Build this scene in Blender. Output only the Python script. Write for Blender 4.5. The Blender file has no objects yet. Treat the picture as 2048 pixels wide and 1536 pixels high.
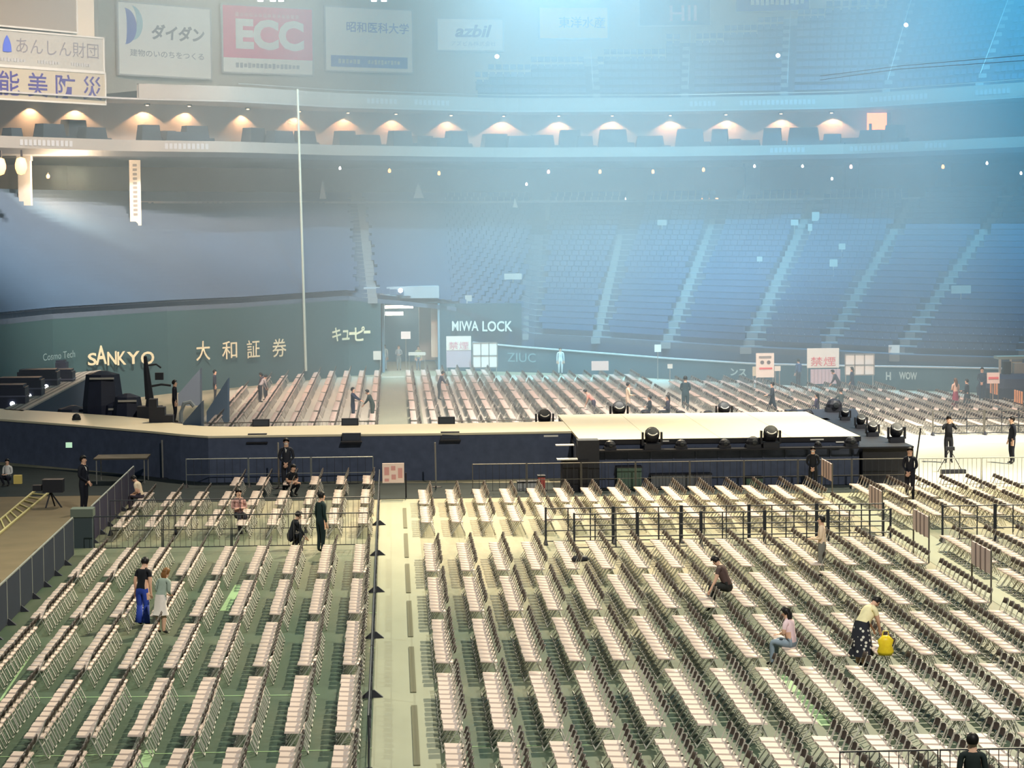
import bpy, math, random
import numpy as np
from mathutils import Vector, Matrix
random.seed(7)
S = bpy.context.scene
COL = S.collection
# ---------------------------------------------------------------- camera, world, lights, exposure
PSI, TH, RHO, FPX, CH = .0505732, .0684406, -.00837312, 4730.72, 9.8
cF = np.array([math.sin(PSI)*math.cos(TH), math.cos(PSI)*math.cos(TH), -math.sin(TH)])
cX0 = np.array([math.cos(PSI), -math.sin(PSI), 0.]); cY0 = np.cross(cX0, cF)
cX = math.cos(RHO)*cX0 + math.sin(RHO)*cY0; cY = -math.sin(RHO)*cX0 + math.cos(RHO)*cY0
cam = bpy.data.cameras.new('camera'); camo = bpy.data.objects.new('camera', cam); COL.objects.link(camo)
cam.sensor_width = 36; cam.lens = FPX*36/2048; cam.clip_end = 600; cam.clip_start = .5
m = Matrix.Identity(4)
for i in range(3):
    m[i][0], m[i][1], m[i][2] = cX[i], cY[i], -cF[i]
m[2][3] = CH
camo.matrix_world = m
S.camera = camo

def ray(u, v):
    return cF + cX*(u-1024)/FPX + cY*(768-v)/FPX
def UZ(u, v, z=0.):                      # point of the sight line at height z
    d = ray(u, v); t = (z-CH)/d[2]; return Vector((d[0]*t, d[1]*t, z))
def UY(u, v, Y):                         # point of the sight line at distance Y
    d = ray(u, v); t = Y/d[1]; return Vector((d[0]*t, Y, CH+d[2]*t))
def PJ(p):
    d = np.array([p[0], p[1], p[2]-CH]); w = d@cF
    return 1024+FPX*(d@cX)/w, 768-FPX*(d@cY)/w

W = bpy.data.worlds.new('hall_ambient'); S.world = W; W.use_nodes = True
W.node_tree.nodes['Background'].inputs[0].default_value = (.38, .58, .72, 1)
W.node_tree.nodes['Background'].inputs[1].default_value = .13
S.view_settings.view_transform = 'Standard'; S.view_settings.look = 'None'
S.view_settings.gamma = 1; S.view_settings.exposure = 0.0; S.view_settings.use_curve_mapping = False
try:
    S.cycles.max_bounces = 5; S.cycles.diffuse_bounces = 2; S.cycles.glossy_bounces = 2
    S.cycles.volume_bounces = 0; S.cycles.transparent_max_bounces = 6
    S.cycles.caustics_reflective = False; S.cycles.caustics_refractive = False
    S.cycles.sample_clamp_indirect = 4; S.cycles.use_denoising = True
except Exception: pass

def spot(name, loc, to, power, col, angle, blend=.6, rad=.8):
    l = bpy.data.lights.new(name, 'SPOT'); l.energy = power; l.color = col
    l.spot_size = math.radians(angle); l.spot_blend = blend; l.shadow_soft_size = rad
    o = bpy.data.objects.new(name, l); COL.objects.link(o); o.location = loc
    o.rotation_euler = (Vector(to)-Vector(loc)).to_track_quat('-Z', 'Y').to_euler()
    return o
def point(name, loc, power, col, rad=.3):
    l = bpy.data.lights.new(name, 'POINT'); l.energy = power; l.color = col; l.shadow_soft_size = rad
    o = bpy.data.objects.new(name, l); COL.objects.link(o); o.location = loc; return o
# dome lights read off the shadows, with unseen fills added among them
spot('dome_or_fill_light', (14, 12, 42), (8, 68, 0), 98000, (1, .95, .84), 64, .8, .6)  # fill added from the camera side to brighten people, no known lamp
spot('dome_or_fill_light', (30, 98, 46), (15, 66, 0), 280000, (1, .88, .62), 60, .8, .45)
spot('dome_or_fill_light', (-34, 72, 42), (-7, 60, 0), 52000, (.95, .97, .80), 60, .8, .45)
spot('dome_or_fill_light', (3, 128, 46), (4.5, 77, 0), 230000, (1, .90, .56), 20, 1, .4)
spot('dome_or_fill_light', (14, 98, 48), (14, 118, 0), 300000, (1, .97, .90), 56, .8, .5)  # added to brighten the chair rows behind the stage
spot('dome_or_fill_light', (42, 74, 46), (24, 95, 0), 280000, (1, .92, .74), 30, .8, .6)  # added to brighten the bare floor at right
spot('dome_or_fill_light', (2, 112, 46), (2, 93, 1.8), 150000, (1, .90, .68), 46, 1, .6)  # added over the runway to lift the dark decks
spot('dome_or_fill_light', (-4, 98, 36), (-5, 165, 28), 80000, (1, .92, .78), 32, .9, 2.)  # added to bring out the wall boards and their lettering
# show lights hanging in the haze, then one added fill
spot('show_or_fill_light', (7, 126, 29), (7, 168, 8), 62000, (.34, .78, 1), 95, 1, .6)
spot('show_or_fill_light', (12, 132, 46), (13, 158, 2), 540000, (.22, .66, 1), 48, 1, .6)
spot('show_or_fill_light', (40, 128, 46), (37, 154, 4), 560000, (.11, .56, .95), 76, 1, .6)
spot('show_or_fill_light', (-2, 130, 40), (0, 158, 4), 110000, (.38, .78, 1), 50, 1, .6)
spot('show_or_fill_light', (-6, 106, 36), (-17, 145, 5), 260000, (1, .94, .84), 60, 1, 2.5)  # unseen warm-white fill added to lift the left haze and stand

# ---------------------------------------------------------------- helpers
MATS = {}
def mat(name, col, rough=.6, metal=0., var=0., scale=8., emit=0., sampling=True, spec=.3, stretch=None):
    if name in MATS: return MATS[name]
    M = bpy.data.materials.new(name); M.use_nodes = True; N = M.node_tree.nodes; L = M.node_tree.links
    b = N['Principled BSDF']
    b.inputs['Base Color'].default_value = (*col, 1); b.inputs['Roughness'].default_value = rough
    b.inputs['Metallic'].default_value = metal; b.inputs['Specular IOR Level'].default_value = spec
    if var:
        tc = N.new('ShaderNodeTexCoord'); mp = N.new('ShaderNodeMapping'); nz = N.new('ShaderNodeTexNoise')
        nz.inputs['Scale'].default_value = scale; nz.inputs['Detail'].default_value = 3
        if stretch: mp.inputs['Scale'].default_value = stretch
        mx = N.new('ShaderNodeMix'); mx.data_type = 'RGBA'
        mx.inputs[6].default_value = tuple(max(0, c*(1-var)) for c in col)+(1,)
        mx.inputs[7].default_value = tuple(min(1, c*(1+var)) for c in col)+(1,)
        L.new(tc.outputs['Object'], mp.inputs[0]); L.new(mp.outputs[0], nz.inputs['Vector'])
        L.new(nz.outputs['Fac'], mx.inputs[0]); L.new(mx.outputs[2], b.inputs['Base Color'])
    if emit:
        b.inputs['Emission Color'].default_value = (*col, 1); b.inputs['Emission Strength'].default_value = emit
    if not sampling:
        M.cycles.emission_sampling = 'NONE'
    MATS[name] = M; return M

class MB:
    def __init__(s): s.v = []; s.f = []; s.m = []; s.mi = 0
    def add(s, vs, fs):
        n = len(s.v); s.v += [tuple(x) for x in vs]; s.f += [tuple(n+i for i in f) for f in fs]; s.m += [s.mi]*len(fs); return s
    def box(s, x0, x1, y0, y1, z0, z1, M=None):
        vs = [Vector(p) for p in ((x0,y0,z0),(x1,y0,z0),(x1,y1,z0),(x0,y1,z0),(x0,y0,z1),(x1,y0,z1),(x1,y1,z1),(x0,y1,z1))]
        if M is not None: vs = [M @ p for p in vs]
        return s.add(vs, [(0,3,2,1),(4,5,6,7),(0,1,5,4),(1,2,6,5),(2,3,7,6),(3,0,4,7)])
    def tube(s, pts, r, n=6, cap=True):
        pts = [Vector(p) for p in pts]; rs = r if isinstance(r, (list, tuple)) else [r]*len(pts)
        base = len(s.v); vs = []
        for i, p in enumerate(pts):
            a = pts[max(0, i-1)]; b = pts[min(len(pts)-1, i+1)]; d = (b-a).normalized()
            h = Vector((0,0,1)) if abs(d.z) < .9 else Vector((0,1,0))
            x = d.cross(h).normalized(); y = x.cross(d)
            for k in range(n):
                t = 2*math.pi*(k+.5)/n; vs.append(p+(x*math.cos(t)+y*math.sin(t))*rs[i])
        fs = [(i*n+k, i*n+(k+1)%n, (i+1)*n+(k+1)%n, (i+1)*n+k) for i in range(len(pts)-1) for k in range(n)]
        if cap: fs += [tuple(range(n-1, -1, -1)), tuple((len(pts)-1)*n+k for k in range(n))]
        return s.add(vs, fs)
    def lathe(s, prof, n=12, M=None, sx=1., sy=1.):
        vs = [Vector((r*math.cos(2*math.pi*k/n)*sx, r*math.sin(2*math.pi*k/n)*sy, z)) for r, z in prof for k in range(n)]
        if M is not None: vs = [M @ p for p in vs]
        fs = [(i*n+k, i*n+(k+1)%n, (i+1)*n+(k+1)%n, (i+1)*n+k) for i in range(len(prof)-1) for k in range(n)]
        fs += [tuple(range(n-1, -1, -1)), tuple((len(prof)-1)*n+k for k in range(n))]
        return s.add(vs, fs)
    def prism(s, poly, z0, z1):
        n = len(poly); vs = [(x, y, z0) for x, y in poly]+[(x, y, z1) for x, y in poly]
        return s.add(vs, [tuple(range(n-1, -1, -1)), tuple(range(n, 2*n))]+[(i, (i+1) % n, n+(i+1) % n, n+i) for i in range(n)])
    def mesh(s, name, mats):
        me = bpy.data.meshes.new(name); me.from_pydata(s.v, [], s.f)
        mats = mats if isinstance(mats, (list, tuple)) else [mats]
        for x in mats: me.materials.append(x)
        if len(mats) > 1: me.polygons.foreach_set('material_index', s.m)
        me.update(); return me
    def obj(s, name, mats, parent=None, smooth=False):
        me = s.mesh(name, mats); o = bpy.data.objects.new(name, me); COL.objects.link(o)
        if smooth: me.polygons.foreach_set('use_smooth', [True]*len(me.polygons))
        if parent: o.parent = parent
        return o
def tag(o, label, cat, group=None, kind=None):
    o['label'] = label; o['category'] = cat
    if group: o['group'] = group
    if kind: o['kind'] = kind
    return o
def thing(name, label, cat, loc=(0,0,0), rz=0., group=None):
    o = bpy.data.objects.new(name, None); COL.objects.link(o); o.empty_display_size = .2
    o.location = loc; o.rotation_euler = (0, 0, rz); return tag(o, label, cat, group)
def struct(o): o['kind'] = 'structure'; return o
def copy_thing(root, loc, rz, label, group=None):
    r = root.copy(); COL.objects.link(r); r.location = loc; r.rotation_euler = (0, 0, rz); r['label'] = label
    if group: r['group'] = group
    for ch in list(root.children):
        c = ch.copy(); COL.objects.link(c); c.parent = r
        for g in ch.children:
            d = g.copy(); COL.objects.link(d); d.parent = c
    return r
ORD = 'zeroth first second third fourth fifth sixth seventh eighth ninth tenth eleventh twelfth thirteenth fourteenth fifteenth sixteenth seventeenth eighteenth nineteenth twentieth'.split()
def text_mesh(s, w, h, bold=.0, depth=.02, shear=0.):
    c = bpy.data.curves.new('lettering', 'FONT'); c.body = s; c.extrude = 0; c.offset = bold; c.shear = shear
    c.align_x = 'CENTER'; c.resolution_u = 3
    o = bpy.data.objects.new('lettering', c); COL.objects.link(o)
    bpy.context.view_layer.update()
    me = bpy.data.meshes.new_from_object(o.evaluated_get(bpy.context.evaluated_depsgraph_get()))
    bpy.data.objects.remove(o); bpy.data.curves.remove(c)
    n = len(me.vertices); co = np.empty(n*3, 'f'); me.vertices.foreach_get('co', co); co = co.reshape(-1, 3)
    mn, mx = co.min(0), co.max(0)
    co[:, 0] = ((co[:, 0]-mn[0])/(mx[0]-mn[0])-.5)*w; co[:, 1] = ((co[:, 1]-mn[1])/(mx[1]-mn[1])-.5)*h; co[:, 2] = 0
    me.vertices.foreach_set('co', co.ravel()); me.update(); return me
def put_text(s, parent, M4, w, h, mt, bold=0., shear=0., name='lettering'):
    me = text_mesh(s, w, h, bold, shear=shear); me.materials.clear(); me.materials.append(mt)
    o = bpy.data.objects.new(name, me); COL.objects.link(o); me.transform(M4); o.parent = parent; return o

# ---------------------------------------------------------------- materials
white_paint = mat('white_paint', (.80,.78,.72), .5)
concrete = mat('concrete', (.36,.36,.36), .8, var=.15, scale=2)
wall_gray = mat('wall_gray', (.40,.40,.40), .8, var=.12, scale=.6)
black_cloth = mat('black_cloth', (.085,.105,.165), .85, var=.3, scale=3)
black_metal = mat('black_metal', (.015,.016,.022), .45, var=.2, scale=10)
dark_plastic = mat('dark_plastic', (.02,.022,.03), .5, var=.2, scale=10)
steel = mat('steel', (.50,.48,.44), .38, .7, var=.1, scale=20)
lens_glass = mat('lens_glass', (.025,.03,.035), .4)
skin_m = mat('skin', (.72,.44,.31), .6, var=.06, scale=30)
# ---------------------------------------------------------------- floor
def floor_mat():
    M = bpy.data.materials.new('floor_cover_baked_light'); M.use_nodes = True; N = M.node_tree.nodes; L = M.node_tree.links
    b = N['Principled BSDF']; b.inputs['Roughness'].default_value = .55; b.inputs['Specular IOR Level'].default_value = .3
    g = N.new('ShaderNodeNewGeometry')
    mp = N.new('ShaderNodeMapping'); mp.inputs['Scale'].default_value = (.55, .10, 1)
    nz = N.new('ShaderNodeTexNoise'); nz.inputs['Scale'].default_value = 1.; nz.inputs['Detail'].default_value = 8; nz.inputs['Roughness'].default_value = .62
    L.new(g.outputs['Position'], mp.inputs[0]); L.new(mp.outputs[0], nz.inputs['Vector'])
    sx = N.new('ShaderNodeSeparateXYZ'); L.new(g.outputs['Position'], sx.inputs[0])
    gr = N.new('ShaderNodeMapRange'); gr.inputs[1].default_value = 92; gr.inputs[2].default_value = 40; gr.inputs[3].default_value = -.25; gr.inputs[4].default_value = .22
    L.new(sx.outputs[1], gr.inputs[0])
    ad = N.new('ShaderNodeMath'); ad.operation = 'ADD'; L.new(nz.outputs['Fac'], ad.inputs[0]); ax = N.new('ShaderNodeMapRange'); ax.inputs[1].default_value = -2; ax.inputs[2].default_value = .2; ax.inputs[3].default_value = .17; ax.inputs[4].default_value = 0; L.new(sx.outputs[0], ax.inputs[0]); a2 = N.new('ShaderNodeMath'); a2.operation = 'ADD'; L.new(gr.outputs[0], a2.inputs[0]); L.new(ax.outputs[0], a2.inputs[1]); L.new(a2.outputs[0], ad.inputs[1])  # near and left: turf-green cover variation plus dimmer light painted into colour
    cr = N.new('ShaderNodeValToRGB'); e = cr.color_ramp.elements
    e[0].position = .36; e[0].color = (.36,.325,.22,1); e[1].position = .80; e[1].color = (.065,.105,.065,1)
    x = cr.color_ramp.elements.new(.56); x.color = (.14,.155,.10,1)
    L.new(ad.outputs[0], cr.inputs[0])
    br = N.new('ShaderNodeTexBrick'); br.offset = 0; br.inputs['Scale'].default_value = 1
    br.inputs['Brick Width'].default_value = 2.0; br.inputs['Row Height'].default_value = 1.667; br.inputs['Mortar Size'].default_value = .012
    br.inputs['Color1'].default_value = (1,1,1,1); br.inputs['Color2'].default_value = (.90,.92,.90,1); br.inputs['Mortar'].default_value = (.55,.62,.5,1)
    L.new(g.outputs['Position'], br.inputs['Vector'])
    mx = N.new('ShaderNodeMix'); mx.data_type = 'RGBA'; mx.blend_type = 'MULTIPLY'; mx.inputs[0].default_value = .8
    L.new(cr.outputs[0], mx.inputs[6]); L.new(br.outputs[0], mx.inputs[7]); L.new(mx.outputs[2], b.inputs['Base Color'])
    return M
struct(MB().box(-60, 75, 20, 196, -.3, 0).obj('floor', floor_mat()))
dirt = mat('bare_floor', (.20,.155,.09), .8, var=.25, scale=.8)
pale_m2 = mat('floor_painted_bright', (.55,.53,.44), .6, var=.08, scale=.6)
tag(MB().prism([(-9.6,104),(1.6,104),(1.6,104.4),(17.9,101.5),(46,101.5),(46,118),(30,132),(16,146),(8,151),(-3,151),(-9.6,140)], 0, .006).obj('floor_cover_baked_light', pale_m2), 'floor brightness painted as a pale sheet under the chair rows behind the stage', 'floor cover')  # paler sheet added in place of stronger light on the back floor
tag(MB().box(17.95, 46, 84.9, 101.45, 0, .006).obj('floor_cover_baked_light', mat('floor_painted_white', (.50,.47,.38), .6, var=.06, scale=.6)), 'bare floor brightness painted as a whitish sheet right of the square stage', 'floor cover')  # strong light on the bare floor, put into a whitish sheet
walk_m = mat('walkway_cover', (.31,.325,.235), .6, var=.14, scale=1.2, stretch=(1,.3,1))
tag(MB().box(-.47, .80, 20, 83.6, 0, .008).obj('walkway_mat', walk_m), 'pale cover sheet of the central walkway between the chair blocks', 'floor cover')
tag(MB().box(-.95, 1.5, 104.5, 150, .006, .014).obj('walkway_mat', walk_m), 'pale cover sheet of the walkway behind the runway', 'floor cover')
tag(MB().box(15.3, 16.6, 40, 83.6, 0, .008).obj('walkway_mat', walk_m), 'pale cover sheet of the second walkway at right with rose panels', 'floor cover')
tag(MB().box(-40, -9.75, 40, 86, 0, .02).obj('floor_mat', dirt), 'brown bare floor sheet left of the black covered barricade line', 'floor sheet', kind='stuff')

# ---------------------------------------------------------------- dome bowl : walls, stands, rings
BASE = [(-150,113,4.8),(100,128,4.8),(330,138,4.8),(480,143,4.8),(690,152,4.9),(905,156,4.0),(1062,155,2.1),(1200,151,2.0),(1340,146,1.9),(1500,141,1.8),(1655,138,1.7),(1800,135,1.6),(2048,130,1.6),(2350,122,1.6)]
TOP = [(-200,128),(40,146),(290,158),(450,164),(670,170),(885,176),(1085,179),(1270,179),(1455,178),(1640,175),(1840,170),(2030,163),(2320,150),(2650,136)]
TOPZ = 11.3
def X_at(u, Y): return UY(u, 450, Y).x
B3 = [(X_at(u, y), y, z) for u, y, z in BASE]; T3 = [(X_at(u, y), y, TOPZ) for u, y in TOP]
def curve_s(P, n):                       # resample control points linearly with smoothing
    P = np.array(P, float); t = np.linspace(0, len(P)-1, n); k = np.arange(len(P))
    out = np.stack([np.interp(t, k, P[:, i]) for i in range(P.shape[1])], 1)
    for _ in range(3):
        q = out.copy(); q[1:-1] = (out[:-2]+2*out[1:-1]+out[2:])/4; out = q
    return out
NS = 14*8
def bowl(P, s):                          # point of a control curve at parameter s (in control units)
    P = np.array(P, float); k = np.arange(len(P)); return np.array([np.interp(s, k, P[:, i]) for i in range(P.shape[1])])
def sheet(name, lower, upper, mt, thick=None):
    n = len(lower); mb = MB(); vs = [tuple(p) for p in lower]+[tuple(p) for p in upper]
    mb.add(vs, [(i, i+1, n+i+1, n+i) for i in range(n-1)]); return mb.obj(name, mt)

ROWS = 26
AISLES = [4.2, 6, 7, 8, 9, 10, 11, 12]
tread_m = mat('stand_concrete', (.085,.12,.17), .8, var=.2, scale=2)
mb = MB(); sb = MB(); stp = MB()
sgrid = np.linspace(0, 13, 130)
def cell(s, t):
    b = bowl(B3, s); c = bowl(T3, s); return b*(1-t)+c*t
for k in range(ROWS):
    t0, t1 = k/ROWS, (k+1)/ROWS
    pts = []
    for s in sgrid:
        a = cell(s, t0); b = cell(s, t1); z0 = a[2]; z1 = b[2]
        pts.append([(a[0],a[1],z0), (a[0],a[1],z1), (b[0],b[1],z1)])
    n = len(mb.v)
    vs = [p for r in pts for p in r]
    mb.add(vs, [(3*i+j, 3*i+3+j, 3*i+4+j, 3*i+1+j) for i in range(len(pts)-1) for j in (0, 1)])
struct(mb.obj('floor_stands', tread_m))
q = MB(); pp = [cell(s, 0) for s in np.linspace(5.25, 13, 80)]; q.add([(p[0], p[1]-.0, 0) for p in pp]+[(p[0], p[1], p[2]+.02) for p in pp], [(i, i+1, 80+i+1, 80+i) for i in range(79)]); struct(q.obj('wall_stand_front', mat('stand_front_blue', (.05,.10,.17), .7)))
# seats of the lower stand : rows nobody could count through the haze
seat_blue = mat('stadium_seat_blue', (.035,.085,.16), .5, var=.15, scale=.5)
for k in range(ROWS):
    t = (k+.45)/ROWS; tz = (k+1)/ROWS
    ss = np.linspace(0, 12.99, 1400); P = np.array([cell(s, t) for s in ss]); Zt = np.array([cell(s, tz)[2] for s in ss])
    d = np.r_[0, np.cumsum(np.hypot(np.diff(P[:, 0]), np.diff(P[:, 1])))]
    for q in np.arange(.3, d[-1], .52):
        s = np.interp(q, d, ss); x = np.interp(q, d, P[:, 0]); y = np.interp(q, d, P[:, 1]); z = np.interp(q, d, Zt)
        u = PJ((x, y, z))[0]
        if u < -60 or u > 2110: continue
        # aisles 1.1 m wide
        sk = False
        for a in AISLES:
            if abs(s-a) < .5 and math.hypot(*(cell(a, t)[:2]-np.array([x, y]))) < .75: sk = True
        if 4.35 < s < 4.85 and k < 0: sk = True
        if sk: continue
        a = cell(s, 0); b = cell(s, 1); dr = math.atan2(b[1]-a[1], b[0]-a[0])-math.pi/2
        c_, s_ = math.cos(dr), math.sin(dr)
        def tr(px, py, pz): return (x+px*c_-py*s_, y+px*s_+py*c_, z+pz)
        sb.add([tr(-.22,-.12,.38), tr(.22,-.12,.38), tr(.22,.12,.36), tr(-.22,.12,.36), tr(-.22,.18,.72), tr(.22,.18,.72)],
               [(0,1,2,3), (3,2,5,4)])
tag(sb.obj('stadium_seats', seat_blue), 'dark blue rows of stadium seats filling the lower stand', 'stadium seats', kind='stuff')
# stairways of the lower stand
stair_m = mat('stair_concrete', (.20,.23,.25), .8, var=.1, scale=2)
names = 'left of the gate|right of the gate|fifth from the right edge|above the blue low wall|above the grey poster|above the red lettered board|above the small white board|at the right edge'.split('|')
for a, nm in zip(AISLES, names):
    q = MB()
    for k in range(ROWS):
        for h in (0, 1):
            t0 = (k+h*.5)/ROWS; t1 = (k+h*.5+.5)/ROWS
            p = cell(a, t0); r = cell(a, t1); zt = cell(a, k/ROWS)[2]+(cell(a, 1)[2]-cell(a, 0)[2])/ROWS*(.5+.5*h)
            d = Vector((r[0]-p[0], r[1]-p[1], 0)).normalized(); sd = Vector((d.y, -d.x, 0))*.62
            P0 = Vector((p[0], p[1], 0)); P1 = Vector((r[0], r[1], 0))
            zt += .03
            if h == 0: zt2 = zt+.14
            else: zt2 = zt
            q.add([P0-sd+Vector((0,0,zt-.25)), P0+sd+Vector((0,0,zt-.25)), P0+sd+Vector((0,0,zt2)), P0-sd+Vector((0,0,zt2)), P1-sd+Vector((0,0,zt2)), P1+sd+Vector((0,0,zt2))],
                  [(0,1,2,3), (3,2,5,4)])
    tag(q.obj('stand_stairway', stair_m), 'pale concrete stairway climbing the lower stand '+nm, 'stairs')

# walls of the field
teal = mat('field_wall_teal', (.042,.095,.105), .6, var=.12, scale=.4)
Bs = [bowl(B3, s) for s in np.linspace(0, 4.38, 60)]
def wallmesh(name, pts, mt, back=.5, z0=0., rail=False):
    q = MB(); n = len(pts)
    lo = [(p[0], p[1], z0) for p in pts]; hi = [(p[0], p[1], p[2]) for p in pts]
    hb = [(p[0]+.0, p[1]+back, p[2]) for p in pts]; lb = [(p[0], p[1]+back, z0) for p in pts]
    q.add(lo+hi+hb+lb, [(j*n+i, j*n+i+1, (j+1)*n+i+1, (j+1)*n+i) for j in range(3) for i in range(n-1)]+[(0, n, 2*n, 3*n), (n-1, 4*n-1, 3*n-1, 2*n-1)])
    return q.obj(name, mt)
gate_l = UZ(768, 745, 0); gY = 155.5
GX0, GX1 = UY(769, 700, gY).x, UY(876, 700, gY).x
def wall_to(xa, xb):
    return [p for p in [bowl(B3, s) for s in np.linspace(0, 13, 260)] if xa <= p[0] <= xb]
struct(wallmesh('wall_left', wall_to(-60, GX0), teal))
L2 = wall_to(GX1, UY(1047, 700, 155).x); L2 = [np.array([p[0], p[1], 4.45]) for p in L2]
struct(wallmesh('wall_centre', L2, mat('field_wall_dark', (.035,.085,.11), .6, var=.12, scale=.4)))
low = [(945,685,156.3),(1045,694,154.6),(1200,706,150.7),(1340,717,146),(1500,727,141.2),(1655,731,137.5),(1800,733,134.5),(2048,738,130),(2300,740,123)]
LW = [tuple(UY(u, v, y)) for u, v, y in low]; LW = [bowl(LW, s) for s in np.linspace(0, len(LW)-1, 60)]
LW = [np.array([p[0], p[1]-.6, p[2]]) for p in LW]
struct(wallmesh('wall_right', LW, mat('low_wall_teal', (.05,.12,.16), .6, var=.12, scale=.4), back=.3))
q = MB(); q.tube([(p[0], p[1]-.05, p[2]+.03) for p in LW], .06, 5)
struct(q.obj('trim_1', mat('rail_pale', (.55,.62,.66), .4)))

# concourse behind the lower stand, rings, gallery, upper wall
RING = [(-150,130),(0,137.6),(256,146),(478,150),(674,158),(1016,166),(1348,166.5),(1703,163.4),(2048,150),(2300,138)]
R3 = [(X_at(u, y), y) for u, y in RING]
RP = curve_s(R3, 120)
RN = []
for i in range(len(RP)):
    a = RP[max(0, i-1)]; b = RP[min(len(RP)-1, i+1)]; d = (b-a)/np.linalg.norm(b-a); RN.append(np.array([-d[1], d[0]]))
RN = np.array(RN)
def ringline(off, z): return [(RP[i, 0]+RN[i, 0]*off, RP[i, 1]+RN[i, 1]*off, z) for i in range(len(RP))]
def ring_at(u, off=0.):                   # plan point of the ring seen at picture column u
    us = [PJ((*RP[i]+RN[i]*off, 14.5))[0] for i in range(len(RP))]
    x = np.interp(u, us, RP[:, 0]+RN[:, 0]*off); y = np.interp(u, us, RP[:, 1]+RN[:, 1]*off)
    nx = np.interp(u, us, RN[:, 0]); ny = np.interp(u, us, RN[:, 1]); return Vector((x, y, 0)), Vector((nx, ny, 0)).normalized()
def band(name, prof, mt, i0=0, i1=999):   # closed profile of (offset, z) swept along the ring
    q = MB(); vs = []; n = len(RP[i0:i1])
    for off, z in prof: vs += ringline(off, z)[i0:i1]
    k = len(prof)
    q.add(vs, [(j*n+i, j*n+i+1, ((j+1) % k)*n+i+1, ((j+1) % k)*n+i) for j in range(k) for i in range(n-1)])
    return struct(q.obj(name, mt))
fascia = mat('fascia_cream', (.27,.26,.24), .6, var=.08, scale=.6)
band('trim_2', [(0,14.3),(0,14.98),(.25,14.98),(.25,14.3)], fascia)
band('ceiling_concourse', [(.1,14.3),(24,14.3),(24,14.0),(.6,14.0)], mat('soffit', (.22,.24,.27), .8))
band('wall_concourse', [(22,10.8),(22,14.1),(22.3,14.1),(22.3,10.8)], mat('concourse_wall', (.42,.38,.32), .8, var=.1, scale=.5))
band('floor_concourse', [(8.,11.2),(8.,11.35),(23,11.35),(23,11.2)], concrete)
band('floor_gallery', [(.25,14.5),(.25,14.6),(6,14.6),(6,14.5)], concrete)
band('wall_gallery', [(4.6,14.5),(4.6,17.6),(4.9,17.6),(4.9,14.5)], mat('gallery_wall', (.34,.33,.33), .8, var=.1, scale=.8))
band('ceiling_gallery', [(0,17.45),(5,17.45),(5,17.55),(0,17.55)], concrete)
I273 = int(np.searchsorted([PJ((*p, 18))[0] for p in RP], 268))
band('trim_3', [(0,17.5),(0,18.42),(.25,18.42),(.25,17.5)], fascia, I273)
band('wall_side', [(.6,17.55),(.6,40),(1.2,40),(1.2,17.55)], mat('upper_wall', (.44,.40,.32)), 0, I273-3)
band('floor_terrace', [(.25,17.9),(.25,18.0),(17,18.0),(17,17.9)], concrete, I273)
band('wall_upper', [(16.5,17.5),(16.5,46),(17,46),(17,17.5)], mat('upper_wall', (.44,.40,.32), .8, var=.08, scale=.3))
struct(MB().box(-70, 90, 195.5, 196, -.3, 46).obj('wall_back', wall_gray))

# railing glints on the upper ring
q = MB(); q.tube([(p[0], p[1], 18.62) for p in ringline(.1, 0)][max(40, I273+1):], .03, 4)
struct(q.obj('trim_4', steel))

# upper stand on the right
US, UR = [], 18
for u in np.linspace(960, 2150, 90):
    p, n = ring_at(u, 3.5); vd_ = Vector((p.x, p.y, 0)).normalized(); US.append((u, p, (n*.3+vd_*.7).normalized()))
steps = [(960,150),(1060,140),(1060,129),(1180,126),(1180,118),(1250,116),(1250,103),(1325,103),(1325,82),(1390,80),(1440,70),(1440,60),(1506,58),(1506,42),(1575,40),(1600,30),(1640,28),(1640,16),(1700,14),(1730,2),(1760,-20),(1900,-90),(2200,-160)]
def vtop(u): return np.interp(u, [a for a, b in steps], [b for a, b in steps])
um = MB(); usb = MB()
aisU = [1187, 1377, 1575, 1775, 1960]
for k in range(30):
    for i in range(len(US)-1):
        u = US[i][0]; a, n0 = US[i][1], US[i][2]; b, n1 = US[i+1][1], US[i+1][2]
        z = 18.0+.62*k; o = 1.0*k*.95
        if PJ((a.x+n0.x*o, a.y+n0.y*o, z+.62))[1] < vtop(u) or o > 12.6: continue
        A0 = a+n0*o; B0 = b+n1*o; A1 = a+n0*(o+.95); B1 = b+n1*(o+.95)
        um.add([(A0.x,A0.y,z),(B0.x,B0.y,z),(B0.x,B0.y,z+.62),(A0.x,A0.y,z+.62),(A1.x,A1.y,z+.62),(B1.x,B1.y,z+.62)], [(0,1,2,3),(3,2,5,4)])
        L = (B0-A0).length; m_ = max(1, int(L/.55)); d = (B0-A0).normalized()
        for j in range(m_):
            c = A0+d*((j+.5)*L/m_)+n0*.45
            uu = u+(j+.5)/m_*(US[i+1][0]-u)
            if any(abs(uu-w) < 17 for w in aisU): continue
            h = d*.22
            usb.add([c-h+Vector((0,0,z+1.0)), c+h+Vector((0,0,z+1.0)), c+h+n0*.25+Vector((0,0,z+.99)), c-h+n0*.25+Vector((0,0,z+.99)), c-h+n0*.32+Vector((0,0,z+1.37)), c+h+n0*.32+Vector((0,0,z+1.37))], [(0,1,2,3),(3,2,5,4)])
struct(um.obj('floor_upper_stand', mat('upper_concrete', (.035,.07,.12), .8)))
tag(usb.obj('upper_stadium_seats', seat_blue), 'blue rows of seats in the upper right stand under the wall boards', 'stadium seats', kind='stuff')

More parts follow.
